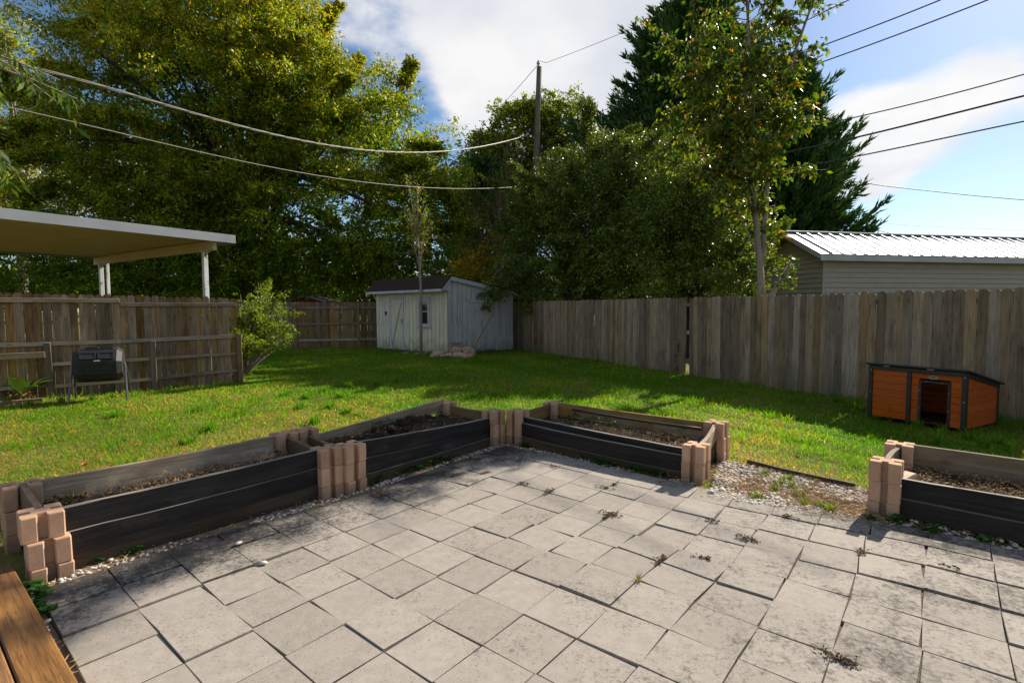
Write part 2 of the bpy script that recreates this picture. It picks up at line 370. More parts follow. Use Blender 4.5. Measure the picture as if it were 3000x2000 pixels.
# ================================================================== GROUND
def axis(lo, hi, st, far):
    inner = np.arange(lo, hi + 1e-6, st); k = np.array([1, 3, 8, 20, 60, 150, far], float)
    return np.concatenate([lo - k[::-1], inner, hi + k])
gx, gy = axis(-13, 13, .5, 900), axis(-3, 25, .5, 900)
GX, GY = np.meshgrid(gx, gy); gz = -.03 + .012 * np.sin(GX * 1.3 + GY * .4) * np.sin(GY * .9 - GX * .3)
Vg = np.stack([GX, GY, gz], -1).reshape(-1, 3); nx = len(gx)
ii = np.arange(len(gy) - 1)[:, None] * nx + np.arange(nx - 1)[None]; ii = ii.ravel()
tag(place('ground', facemesh('ground', Vg, np.stack([ii, ii + 1, ii + 1 + nx, ii + nx], 1), MAT['lawn_soil'], True)), 'green and straw brown lawn earth stretching past the fences', kind='structure')

# ---- patio
NODES = [tuple(map(int, q.split(','))) for q in "0,0,1009,1556;1,0,1087,1591;2,0,1181,1634;3,0,1280,1690;4,0,1391,1736;5,0,1532,1800;6,0,1689,1873;7,0,1870,1948;1,-1,966,1646;2,-1,1055,1696;3,-1,1155,1754;4,-1,1271,1819;5,-1,1414,1891;6,-1,1567,1971;2,-2,903,1754;3,-2,1011,1828;4,-2,1123,1910;5,-2,1266,1995;0,1,1118,1520;1,1,1196,1551;2,1,1288,1584;3,1,1389,1626;4,1,1502,1671;5,1,1636,1713;6,1,1787,1776;7,1,1961,1841;8,1,2161,1927;1,2,1293,1510;2,2,1381,1544;3,2,1487,1572;4,2,1597,1614;5,2,1728,1648;6,2,1867,1697;7,2,2035,1761;8,2,2221,1837;4,3,1693,1573;5,3,1804,1600;6,3,1937,1645;7,3,2095,1704;8,3,2265,1755;3,4,1637,1503;4,4,1750,1536;5,4,1865,1570;6,4,1995,1610;7,4,2141,1653;5,5,1920,1531;6,5,2044,1565;7,5,2182,1597;8,5,2336,1639;8,6,2362,1586;9,6,2522,1616;10,6,2708,1648;11,6,2920,1700;9,5,2507,1681;10,5,2702,1725;11,5,2933,1789;8,7,2394,1532;9,7,2544,1564;10,7,2718,1596;11,7,2908,1645;9,4,2488,1747;10,4,2700,1809;11,4,2951,1884;9,3,2469,1814;10,3,2699,1901;11,3,2978,1993;9,2,2437,1915;0,-1,888,1600;-1,-1,821,1556;-2,-1,769,1529;1,-2,826,1706;0,-2,746,1658;-1,-2,683,1600;-2,-2,628,1562;2,-2,912,1757;1,-3,659,1773;0,-3,590,1710;-1,-3,533,1653;-2,-3,479,1612;2,-3,743,1844;1,-4,466,1854;0,-4,407,1785;-1,-4,356,1712;-2,-4,313,1664;2,-4,541,1942;-1,1,1044,1490;-2,1,994,1469;0,2,1211,1484;-1,2,1141,1457;-2,2,1085,1435;0,3,1296,1450;1,3,1375,1472;2,3,1467,1504;-1,3,1221,1431;-2,3,1162,1411;0,4,1373,1426;1,4,1457,1446;2,4,1541,1473;-1,4,1299,1403;0,5,1436,1393;0,6,1510,1372;-1,6,1436,1355".split(';')]
kn = np.array([(a, b) for a, b, _, _ in NODES], float)
kd = np.array([ground(u, v)[:2] for _, _, u, v in NODES]) - ab2xy(kn[:, 0], kn[:, 1])
def node(a, b):
    d2 = ((kn - (a, b)) ** 2).sum(1); j = d2.argmin()
    if d2[j] < 1e-6: return ab2xy(a, b) + kd[j]
    w = 1 / (d2 + .3) ** 2; w[d2 > 9] *= .15
    f = min(1, 2.2 / math.sqrt(d2[j])); return ab2xy(a, b) + f * (w[:, None] * kd).sum(0) / w.sum()
patio = thing('patio', 'concrete paver patio with uneven slabs and black lichen', None, (*ab2xy(6, 2), 0)); patio['kind'] = 'structure'
pav = []
for k in range(3):
    mb = MB(); mb.cbox((0, 0, -.025), (1, 1, .05), None, .004)
    V = np.array(mb.V); V[:, :2] += rng.normal(0, .0035, V[:, :2].shape); mb.V = [tuple(q) for q in V]
    pav.append(mb.mesh('paver', MAT['paver']))
DROP = {(5, 4): -.008, (6, 4): -.004, (6, 3): .002, (7, 3): .008, (5, 1): .004, (3, 1): .003, (2, 2): .004, (7, 4): .006, (8, 5): .004, (9, 3): .005, (4, 3): .003, (3, -2): .008, (1, -4): .006}
rp = random.Random(5)
for a in range(-2, 15):
    for b in range(-5, 8):
        if a >= 12 and b >= 6: continue
        q = np.array([node(a, b), node(a + 1, b), node(a + 1, b + 1), node(a, b + 1)]); c = q.mean(0)
        ex = (q[1] - q[0] + q[2] - q[3]) / 2; ey = (q[3] - q[0] + q[2] - q[1]) / 2
        an = math.atan2(ex[1], ex[0]) * .5 + (math.atan2(ey[1], ey[0]) - math.pi / 2) * .5
        sx = min(np.linalg.norm(ex), .318) - .005; sy = min(np.linalg.norm(ey), .315) - .005
        z = rp.gauss(0, .0018) + DROP.get((a, b), 0)
        o = place('paver', pav[rp.randrange(3)], patio, (c[0] - patio.location[0], c[1] - patio.location[1], z), (rp.gauss(0, .0055), rp.gauss(0, .0055), an + rp.choice((0, math.pi / 2, math.pi)) * 0 + rp.gauss(0, .007)), (sx, sy, 1))
bed = MB(); P = [ab2xy(a, b) for a, b in ((-1.95, -4.95), (14.9, -4.95), (14.9, 7.95), (-1.95, 7.95))]
bed.add([(*p, -.016) for p in P], [(0, 1, 2, 3)]); tag(bed.build('patio_bed', MAT['joint_sand']), 'dark gritty sand showing in the paver joints', kind='structure')

# ================================================================== RAISED PLANTERS
PLANT = {  # fl, fr, br, bl block centres
 'A': [(-2.652, 2.923), (-1.515, 4.217), (-2.09, 4.76), (-3.18, 3.337)],
 'B': [(-1.358, 4.337), (-.213, 5.85), (-.80, 6.33), (-1.956, 4.895)],
 'C': [(.065, 5.85), (1.612, 4.549), (2.04, 5.20), (.495, 6.30)],
 'D': [(2.745, 3.795), (4.06, 2.64), (4.51, 3.13), (3.197, 4.285)]}
BH = .146
def block_mesh():
    h, nw, nd = .096, .021, .052; c = .007
    poly = []
    for k in range(4):
        an = k * math.pi / 2; ca, sa = math.cos(an), math.sin(an)
        for x, y in ((h, -h + c), (h, -nw - c), (h - c, -nw), (h - nd, -nw), (h - nd, nw), (h - c, nw), (h, nw + c), (h, h - c), (h - c, h)):
            poly.append((x * ca - y * sa, x * sa + y * ca))
    n = len(poly); V = []
    for z, s in ((0, .985), (.004, 1), (BH - .008, 1), (BH - .001, .955)): V += [(x * s, y * s, z) for x, y in poly]
    Fs = [tuple(range(n))[::-1], tuple(range(3 * n, 4 * n))] + [(r * n + k, r * n + (k + 1) % n, (r + 1) * n + (k + 1) % n, (r + 1) * n + k) for r in range(3) for k in range(n)]
    return MB().add(V, Fs).mesh('corner_block', MAT['block_tan'])
BLK = block_mesh()
PLAB = {'A': 'raised planter with clear plastic lining and dark front boards beside timber deck', 'B': 'raised planter with tilted grey back board and black soil clods',
        'C': 'raised planter with doubled dark front boards and black tube on back board', 'D': 'raised planter with pale wood offcut inside, opposite the orange doghouse'}
TOPZ = {'A': (.37, .385, .38, .385), 'B': (.385, .375, .385, .385), 'C': (.375, .315, .375, .38), 'D': (.385, .38, .38, .385)}
# boards: edge (i,j), z of top at i and j, height, material, outward shift, z-tier
BOARDS = {
 'A': [(0, 1, .365, .385, .14, 'planter_black', 0), (0, 1, .222, .24, .14, 'planter_black', .008), (0, 1, .08, .10, .14, 'planter_soil_board', .004),
       (3, 2, .385, .37, .14, 'planter_grey', 0), (3, 2, .24, .225, .14, 'planter_brown', 0), (0, 3, .33, .40, .14, 'planter_brown', 0), (0, 3, .21, .23, .13, 'planter_soil_board', 0),
       (1, 2, .33, .35, .14, 'planter_brown', 0), (1, 2, .19, .2, .14, 'planter_soil_board', 0)],
 'B': [(0, 1, .385, .295, .14, 'planter_black', 0), (0, 1, .235, .155, .14, 'planter_black', -.012), (0, 1, .09, .075, .12, 'planter_soil_board', .014),
       (3, 2, .30, .425, .14, 'planter_grey', 0), (3, 2, .17, .2, .13, 'planter_brown', 0), (1, 2, .34, .35, .14, 'planter_brown', 0), (1, 2, .2, .2, .14, 'planter_soil_board', 0),
       (0, 3, .31, .34, .14, 'planter_brown', 0), (0, 3, .17, .2, .14, 'planter_soil_board', 0)],
 'C': [(0, 1, .305, .255, .14, 'planter_black', -.012), (0, 1, .245, .205, .14, 'planter_black', .034), (0, 1, .095, .06, .12, 'planter_soil_board', .03),
       (3, 2, .38, .355, .145, 'planter_brown', 0), (3, 2, .225, .21, .13, 'planter_soil_board', 0), (0, 3, .35, .37, .14, 'planter_brown', 0), (0, 3, .21, .22, .14, 'planter_soil_board', 0),
       (1, 2, .28, .355, .14, 'planter_grey', 0), (1, 2, .15, .2, .14, 'planter_soil_board', 0)],
 'D': [(0, 1, .265, .28, .14, 'planter_black', -.014), (0, 1, .135, .13, .135, 'planter_soil_board', .03),
       (3, 2, .385, .385, .185, 'planter_brown', 0), (3, 2, .2, .2, .17, 'planter_brown', 0), (0, 3, .36, .36, .14, 'planter_grey', 0), (0, 3, .21, .21, .14, 'planter_soil_board', 0)]}
PPOLY = {}
rb = random.Random(11)
for key, cs in PLANT.items():
    cs = [np.array(c) for c in cs]; base = sum(cs) / 4; PPOLY[key] = np.array(cs)
    root = thing('raised_planter', PLAB[key], 'planter', (*base, 0), 0, 'raised planters along the patio edge')
    e = cs[1] - cs[0]; an = math.atan2(e[1], e[0])
    for i, c in enumerate(cs):
        if key == 'D' and i in (1, 2): pass
        top = TOPZ[key][i]
        for k in range(3):
            dx, dy = rb.gauss(0, .003), rb.gauss(0, .003)
            if key == 'A' and i == 0 and k == 0: dx, dy = -.03, .0
            if key == 'C' and i == 2 and k > 0: dx, dy = .018, .008
            place('corner_block', BLK, root, (c[0] + dx - base[0], c[1] + dy - base[1], top - (k + 1) * (BH + .0012)), (rb.gauss(0, .012), rb.gauss(0, .012), an + rb.gauss(0, .025)))
    cen = sum(cs) / 4
    for (i, j, zi, zj, h, mat, sh) in BOARDS[key]:
        p, q = cs[i], cs[j]; d = (q - p) / np.linalg.norm(q - p); nrm = np.array([d[1], -d[0]])
        if nrm @ (cen - p) > 0: nrm = -nrm
        p2, q2 = p + d * .052 + nrm * sh, q - d * .052 + nrm * sh; L = np.linalg.norm(q2 - p2)
        mb = MB(); N = 9; hw = .0185; pr = [(-hw, -h / 2), (hw, -h / 2), (hw, h / 2 - .004), (hw - .004, h / 2), (-hw + .004, h / 2), (-hw, h / 2 - .004)]
        V = []; bow = rb.gauss(0, .008) + (.02 if sh > .02 else 0)
        for s in range(N):
            f = s / (N - 1); off = bow * math.sin(math.pi * f); sag = rb.gauss(0, .0012) - .006 * math.sin(math.pi * f)
            V += [((f - .5) * L, y + off + rb.gauss(0, .0006), z + sag) for y, z in pr]
        n = len(pr); Fs = [tuple(range(n))[::-1], tuple((N - 1) * n + k for k in range(n))] + [(s * n + k, s * n + (k + 1) % n, (s + 1) * n + (k + 1) % n, (s + 1) * n + k) for s in range(N - 1) for k in range(n)]
        me = mb.add(V, Fs).mesh('board', MAT[mat]); m = (p2 + q2) / 2 - base
        d3 = Vector((q2[0] - p2[0], q2[1] - p2[1], zj - zi)); sgn = 1
        o = place('board', me, root, (m[0], m[1], (zi + zj) / 2 - h / 2))
        yl = Vector((nrm[0], nrm[1], 0)); x = d3.normalized(); z = Vector((0, 0, 1)); y = z.cross(x).normalized()
        if y.dot(yl) < 0: x = -x; y = -y
        z = x.cross(y); o.rotation_euler = Matrix((x, y, z)).transposed().to_euler()

def poly_in(P, poly):
    x, y = P[:, 0], P[:, 1]; ins = np.zeros(len(P), bool); n = len(poly)
    for i in range(n):
        x1, y1 = poly[i][:2]; x2, y2 = poly[(i + 1) % n][:2]
        c = ((y1 > y) != (y2 > y)) & (x < (x2 - x1) * (y - y1) / (y2 - y1 + 1e-12) + x1); ins ^= c
    return ins
def fbm(x, y, s=1., seed=0):
    r = np.zeros_like(x); a = 1
    for k in range(4):
        r += a * np.sin(x * s * (1.7 ** k) * 1.3 + seed + k * 1.9 + 1.1 * np.sin(y * s * 1.6 ** k + k)) * np.cos(y * s * (1.7 ** k) * 1.1 + seed * 1.7 + k * .7 + .9 * np.sin(x * s * 1.5 ** k)); a *= .55
    return r
def bilin(cs, n=26):
    f = np.linspace(.04, .96, n); U, W = np.meshgrid(f, np.linspace(.05, .95, n // 2)); c = [np.array(k) for k in cs]
    P = (1 - U)[..., None] * (1 - W)[..., None] * c[0] + U[..., None] * (1 - W)[..., None] * c[1] + U[..., None] * W[..., None] * c[2] + (1 - U)[..., None] * W[..., None] * c[3]
    return P, n, n // 2
SOIL = {'A': (.235, .02, 'brown potting soil and straw mulch in the plastic-lined planter'), 'B': (.255, .05, 'black clumpy soil in the planter with tilted back board'),
        'C': (.20, .03, 'dry mulch soil in the planter with doubled front boards'), 'D': (.20, .02, 'dry shredded mulch soil beside the pale wood offcut')}
def quads(P, L, W, A, tilt, twist=None):
    """flat leaf-like diamonds: P (N,3), lengths, widths, azimuths, tilt above horizontal"""
    N = len(P); d = np.stack([np.cos(A) * np.cos(tilt), np.sin(A) * np.cos(tilt), np.sin(tilt)], 1)
    r = rng.normal(size=(N, 3)); s = np.cross(d, r); s /= np.linalg.norm(s, axis=1, keepdims=True)
    V = np.stack([P, P + d * (L * .45)[:, None] + s * (W * .5)[:, None], P + d * L[:, None], P + d * (L * .45)[:, None] - s * (W * .5)[:, None]], 1)
    return V.reshape(-1, 3)
for key, (zs, rough, lab) in SOIL.items():
    P, n, m = bilin(PLANT[key]); x, y = P[..., 0], P[..., 1]
    z = zs + rough * .6 * fbm(x, y, 7, ord(key)) + rough * .4 * rng.normal(size=x.shape) * .4 + (.04 * np.maximum(0, fbm(x, y, 5, 3)) if key == 'B' else 0)
    Vs = np.stack([x, y, z], -1).reshape(-1, 3); ii = (np.arange(m - 1)[:, None] * n + np.arange(n - 1)[None]).ravel()
    tag(place('soil', facemesh('soil', Vs, np.stack([ii, ii + 1, ii + 1 + n, ii + n], 1), MAT['potting_soil'], True)), lab, 'soil', kind='stuff')
    N = {'A': 5200, 'B': 900, 'C': 5200, 'D': 6000}[key]
    f, w = rng.uniform(.05, .95, N), rng.uniform(.06, .94, N); c = [np.array(k) for k in PLANT[key]]
    Q = ((1 - f) * (1 - w))[:, None] * c[0] + (f * (1 - w))[:, None] * c[1] + (f * w)[:, None] * c[2] + ((1 - f) * w)[:, None] * c[3]
    zq = zs + rough * .6 * fbm(Q[:, 0], Q[:, 1], 7, ord(key)) + .008 + rng.uniform(0, .016, N)
    if key == 'B': zq += .04 * np.maximum(0, fbm(Q[:, 0], Q[:, 1], 5, 3))
    V = quads(np.c_[Q, zq], rng.uniform(.012, .05, N), rng.uniform(.003, .009, N), rng.uniform(0, 6.3, N), rng.normal(.1, .35, N))
    pal = np.array([(.38, .24, .11), (.26, .15, .07), (.14, .085, .05), (.46, .32, .16), (.06, .042, .03)]); cc = pal[rng.integers(0, 5, N)] * rng.uniform(.6, 1.2, (N, 1))
    if key == 'A': cc = np.where((rng.random(N) < .3 * np.exp(-((f - .55) / .22) ** 2))[:, None], np.array((.42, .24, .07)) * rng.uniform(.7, 1.1, (N, 1)), cc)
    tag(place('mulch', npmesh('mulch', V, 4, MAT['chip'], cc)), 'shredded straw and bark chips lying on ' + lab.split(' in ')[0].split(' beside ')[0] + {'A': ' by the plastic lining', 'B': ' clods', 'C': ' by the black tube', 'D': ' by the offcut'}[key], 'mulch', kind='stuff')
# soil clods of planter B
cb = [np.array(k) for k in PLANT['B']]
def rock(c, r, seed, sub=2, rough=.28, flat=.75):
    import bmesh
    bm = bmesh.new(); bmesh.ops.create_icosphere(bm, subdivisions=sub, radius=1); rr = random.Random(seed); ph = [rr.uniform(0, 6) for _ in range(6)]
    for v in bm.verts:
        p = v.co; k = 1 + rough * (math.sin(p.x * 2.3 + ph[0]) * math.sin(p.y * 2.7 + ph[1]) + .5 * math.sin(p.z * 5 + ph[2]) * math.sin(p.x * 4.6 + ph[3]) + .25 * math.sin(p.y * 9 + ph[4]))
        v.co = Vector((p.x * r[0], p.y * r[1], p.z * r[2] * flat)) * k
    me = bpy.data.meshes.new('stone'); bm.to_mesh(me); bm.free(); me.polygons.foreach_set('use_smooth', [True] * len(me.polygons)); return me
for k, (f, w, s) in enumerate(((.28, .45, .07), (.42, .6, .06), (.55, .72, .09), (.65, .8, .085), (.75, .78, .06), (.36, .75, .05), (.48, .45, .05), (.18, .5, .05))):
    p = (1 - f) * (1 - w) * cb[0] + f * (1 - w) * cb[1] + f * w * cb[2] + (1 - f) * w * cb[3]
    me = rock((0, 0, 0), (s, s * .9, s * .8), k + 40, 2, .35); me.materials.append(MAT['potting_soil'])
    tag(place('soil_clod', me, None, (*p, .285)), 'black lump of soil in the planter with tilted back board', 'soil clod', 'soil clods in the planter')
# plastic liners
def strip(name, p, q, z0, z1, label, lean=.03, mat='liner', n=16, wob=.012, parent=None):
    p, q = np.array(p), np.array(q); d = (q - p); nr = np.array([d[1], -d[0]]) / np.linalg.norm(d); V = []
    for i in range(n):
        f = i / (n - 1); b = p + d * f
        for k in range(4):
            g = k / 3; o = nr * (lean * g * g + wob * math.sin(f * 9 + g * 2)); V.append((*(b + o), z0 + (z1 - z0) * g + .006 * math.sin(f * 13)))
    Fs = [(i * 4 + k, (i + 1) * 4 + k, (i + 1) * 4 + k + 1, i * 4 + k + 1) for i in range(n - 1) for k in range(3)]
    return tag(MB().add(V, Fs).build(name, MAT[mat], parent, True), label, 'plastic sheet')
strip('plastic_sheet', (-2.86, 3.46), (-2.02, 4.42), .19, .345, 'wrinkled clear plastic sheet standing inside planter beside timber deck', -.05)
strip('plastic_sheet', (.45, 5.78), (1.38, 5.0), .19, .29, 'cloudy plastic sheet strip behind doubled dark front boards', .05)
strip('plastic_sheet', (.80, 5.95), (1.95, 5.0), .2, .31, 'cloudy plastic lining under the black tube on back board', .02)
strip('plastic_sheet', (3.10, 3.62), (3.75, 3.02), .17, .29, 'grey plastic sheet corner sticking out of dry mulch', .16)
mb = MB(); mb.tube([(*(np.array((.70, 6.065)) * (1 - f) + np.array((1.85, 5.10)) * f), .335 - .012 * f - .012 * math.sin(3.1 * f)) for f in np.linspace(0, 1, 10)], .013, 8)
tag(mb.build('irrigation_tube', MAT['black_plastic'], None, True), 'black plastic tube fixed along inside of planter back board', 'tube')
mb = MB(); mb.cbox((2.93, 3.86, .225), (.16, .085, .05), Matrix.Rotation(.35, 3, 'Z') @ Matrix.Rotation(-.25, 3, 'Y'), .006)
tag(mb.build('wood_offcut', MAT['pale_wood']), 'pale fresh sawn wood offcut lying on planter mulch', 'wood block')

# ================================================================== DECK
e0 = ground(33, 1648, .1)[:2]; dn = -PB
deck = thing('timber_deck', 'stained brown timber deck edge beside the patio slabs', 'deck', (*e0, 0))
for k in range(5):
    o_ = e0 + dn * (.0725 + k * .152); mb = MB(); mb.cbox((0, 0, 0), (5.2, .145, .038), None, .006)
    place('deck_board', mb.mesh('deck_board', MAT['deck_wood']), deck, (*(o_ - e0 + PA * 2.6), .081), (0, 0, TH))
mb = MB(); p = e0 + dn * .03; mb.beam((*(p + PA * .02), -.02), (*(p + PA * 5.1), -.02), .035, .155); mb.build('rim_joist', MAT['post_brown'], deck)

# ================================================================== GRAVEL AND STRAW
GAP = [ground(u, v)[:2] for u, v in ((2075, 1452), (2105, 1345), (2215, 1360), (2510, 1425), (2600, 1440), (2570, 1530))]
mb = MB(); mb.add([(*p, -.021) for p in GAP], [tuple(range(len(GAP)))]); tag(mb.build('gravel_bed', MAT['earth']), 'bare earth under the white gravel strip', kind='structure')
def sheet(pts):
    m_ = MB(); m_.add([(*p, -.0178) for p in pts], [tuple(range(len(pts)))]); tag(m_.build('gravel_bed', MAT['earth']), 'bare earth strip between pavers and planters', kind='structure')
sheet([PLANT['A'][0], PLANT['A'][1], PLANT['B'][0], PLANT['B'][1], PLANT['C'][0], PLANT['C'][1], tuple(ab2xy(5.5, 7.9)), tuple(ab2xy(5.5, 7.4)), tuple(ab2xy(-1.5, 7.4)), tuple(ab2xy(-1.5, -5.2))])
sheet([tuple(ab2xy(-2.7, -5.6)), tuple(ab2xy(12, -5.6)), tuple(ab2xy(12, -4.96)), tuple(ab2xy(-2.7, -4.96))])
def in_planter(P, grow=0.):
    r = np.zeros(len(P), bool)
    for c in PPOLY.values(): m = c.mean(0); r |= poly_in(P, m + (c - m) * (1 + grow))
    return r
STRIP = [np.array(PLANT[k][i]) for k, i in (('A', 0), ('A', 1), ('B', 0), ('B', 1), ('C', 0), ('C', 1))]
def strip_mask(P):
    a, b = xy2ab(P); m = np.zeros(len(P), bool)
    hull = [PLANT['A'][0], PLANT['A'][1], PLANT['B'][0], PLANT['B'][1], PLANT['C'][0], PLANT['C'][1], tuple(ab2xy(5.0, 7.5)), tuple(ab2xy(-1.5, 7.5)), tuple(ab2xy(-1.5, -5))]
    m |= poly_in(P, hull); dd = [PLANT['D'][0], PLANT['D'][1], tuple(ab2xy(13, 6)), tuple(ab2xy(9, 7.4))]; m |= poly_in(P, dd)
    m |= (b > -5.45) & (b < -5) & (a > -2.6) & (a < 12)
    on = (a > -2.0) & (b > -5.0) & (b < 7.97)
    return m & ~on & ~in_planter(P, .12)
def scatter(N, box):
    return np.c_[rng.uniform(box[0], box[1], N), rng.uniform(box[2], box[3], N)]
Q1 = scatter(90000, (-3.2, 4.2, 1.2, 6.4)); Q1 = Q1[strip_mask(Q1)]
keep = rng.random(len(Q1)) < np.clip(.5 + .45 * fbm(Q1[:, 0], Q1[:, 1], 4, 2), .08, .9); Q1 = Q1[keep][:2400]
Q2 = scatter(16000, (1.4, 3.4, 3.4, 6.2)); Q2 = Q2[poly_in(Q2, GAP)]; k2 = fbm(Q2[:, 0], Q2[:, 1], 3, 5) + rng.normal(0, .35, len(Q2)) > -.55; Q2 = Q2[k2][:2900]
def pebbles(Q, smin, smax, z0):
    import bmesh
    bm = bmesh.new(); bmesh.ops.create_icosphere(bm, subdivisions=1, radius=1); bv = np.array([v.co for v in bm.verts]); bf = np.array([[v.index for v in f.verts] for f in bm.faces]); bm.free()
    N = len(Q); sc = rng.uniform(smin, smax, (N, 1)) * rng.uniform(.6, 1.2, (N, 3)) * np.array([1, 1, .62])
    V = bv[None] * (1 + rng.normal(0, .13, (N, len(bv), 1))) * sc[:, None]
    an = rng.uniform(0, 6.3, N); ca, sa = np.cos(an)[:, None], np.sin(an)[:, None]; tl = rng.normal(0, .35, N)[:, None]
    y2, z2 = V[..., 1] * np.cos(tl) - V[..., 2] * np.sin(tl), V[..., 1] * np.sin(tl) + V[..., 2] * np.cos(tl)
    V = np.stack([V[..., 0] * ca - y2 * sa + Q[:, :1], V[..., 0] * sa + y2 * ca + Q[:, 1:2], z2 + z0 + sc[:, 2:] * .5 + rng.uniform(0, .012, (N, 1))], -1)
    Fq = bf[None] + (np.arange(N) * len(bv))[:, None, None]; return V.reshape(-1, 3), Fq.reshape(-1, 3)
V, Fq = pebbles(Q2, .008, .021, -.020)
tag(place('gravel', facemesh('gravel', V, Fq, MAT['white_pebble'])), 'white crushed gravel between two planters, tufted with grass', 'gravel', kind='stuff')
V, Fq = pebbles(Q1, .007, .018, -.026)
tag(place('gravel', facemesh('gravel', V, Fq, MAT['white_pebble'])), 'thin line of white pebbles along the planter feet', 'gravel', kind='stuff')
QS = np.concatenate([scatter(30000, (-3.2, 4.2, 1.2, 6.4))]); ms = strip_mask(QS) | (poly_in(QS, GAP) & (rng.random(len(QS)) < .9)); QS = QS[ms][:5200]
near = np.abs(QS @ PB - float(ab2xy(0, -5.2) @ PB)) < .2; QS = QS[(rng.random(len(QS)) < .75) | near]
N = len(QS); QG = scatter(40000, (1.4, 3.4, 3.4, 6.2)); QG = QG[poly_in(QG, np.array(GAP).mean(0) + (np.array(GAP) - np.array(GAP).mean(0)) * 1.12)]; wg = fbm(QG[:, 0], QG[:, 1], 3, 5); QG = QG[rng.random(len(QG)) < np.clip(.55 - .5 * wg, .12, 1)][:6500]
QS = np.concatenate([QS, QG]); N = len(QS); V = quads(np.c_[QS, rng.uniform(-.015, .014, N)], rng.uniform(.02, .085, N), rng.uniform(.002, .005, N), rng.uniform(0, 6.3, N), rng.normal(.08, .18, N))
tag(place('straw', npmesh('straw', V, 4, MAT['straw'])), 'dry brown grass straw strewn at the patio edges', 'straw', kind='stuff')
mb = MB(); pe = [ground(u, v, .01) for u, v in ((2190, 1352), (2290, 1378), (2400, 1402), (2505, 1424))]
for p, q in zip(pe, pe[1:]): mb.beam(p, q, .02, .05)
tag(mb.build('lawn_edging', MAT['planter_soil_board']), 'dark thin edging strip between lawn and white gravel', 'edging')
for k, (u, v) in enumerate(((770, 1653), (697, 1596), (2085, 1443))):
    me = rock(0, (.032, .02, .014), k + 90, 1); me.materials.append(MAT['white_pebble']); p = ground(u, v, .0)
    tag(place('pebble', me, None, (p[0], p[1], .012), (0, 0, k)), 'loose white stone chip lying on the pavers', 'stone', 'stone chips on the pavers')

# ================================================================== FENCES
def dogear(w, h, t, ear=.03, name='board', mat=None, z0=-.04, px_=None):
    hw = w / 2; poly = [(-hw, z0), (hw, z0), (hw, h - ear), (hw - ear * .8, h), (-hw + ear * .8, h), (-hw, h - ear)]
    M = Matrix.Rotation(math.pi / 2, 3, 'X'); return MB().prism(poly, -t / 2, t / 2, M).mesh(name, mat)
rf = random.Random(3)
def fence(name, label, pts, pitch, hfun, mat, rail_side, bw, group=None, gaps=(), railz=(.3, .95, 1.6), railm='rail_grey', ear=.03, boardfun=None, rails=True):
    pts = [np.array(p, float) for p in pts]; root = thing(name, label, 'fence', (*pts[0], 0)); s = 0.; b0 = np.array([*pts[0], 0])
    meshes = [dogear(bw * f, 1.83, .017, ear, 'board', MAT[mat]) for f in (1, .985, 1.01)]
    for p, q in zip(pts, pts[1:]):
        L = np.linalg.norm(q - p); d = (q - p) / L; an = math.atan2(d[1], d[0]); n = int(L / pitch); nr = np.array([d[1], -d[0]]) * rail_side
        for k in range(n):
            c = p + d * (k + .5) * L / n; S = s + (k + .5) * L / n
            if any(abs(S - g) < .06 for g in gaps): continue
            h = hfun(S) + rf.gauss(0, .008)
            lean = rf.gauss(0, .004)
            for g in gaps:
                if 0 < g - S < 2.2: lean += .014 * (S - g + 2.2) / 2.2
            o = place('board', meshes[rf.randrange(3)], root, (*(c - b0[:2]), rf.gauss(0, .004)), (rf.gauss(0, .004), lean, an + rf.gauss(0, .01)), (1, 1, h / 1.83))
        if rails:
            for z in railz:
                mb = MB(); o1, o2 = p + nr * .03, q + nr * .03; mb.cbox((0, 0, 0), (L, .036, .085), None, .004)
                place('rail', mb.mesh('rail', MAT[railm]), root, (*((o1 + o2) / 2 - b0[:2]), z), (0, 0, an))
            for k in range(int(L / 2.4) + 1):
                c = p + d * min(k * 2.4 + .1, L - .05) + nr * .1; mb = MB(); mb.cbox((0, 0, .86), (.09, .09, 1.8), None, .006)
                place('post', mb.mesh('post', MAT['post_brown']), root, (*(c - b0[:2]), 0), (0, 0, an))
        s += L
    return root
# fence along the garage side
rd, rn = np.array((-.43, .90)), np.array((.475, -.88)); rd /= np.linalg.norm(rd); rn /= np.linalg.norm(rn); R0 = np.array((5.01, 10.28))
RF = [R0 + rn * 6.5, R0, R0 + rd * 11.6]
fence('privacy_fence', 'tall weathered grey board fence in front of the metal-roofed building', RF, .128, lambda S: 1.755 + .004 * max(0, S - 6), 'fence_grey', 1, .127, gaps=(8.6,))
# fence at the far end of the lawn
BF = [np.array((-15.2, 19.0)), np.array((-8.75, 21.0)), np.array((-2.6, 22.95))]
fence('privacy_fence', 'brown board fence standing behind the cream shed', BF, .142, lambda S: 1.84, 'fence_back', 1, .14)
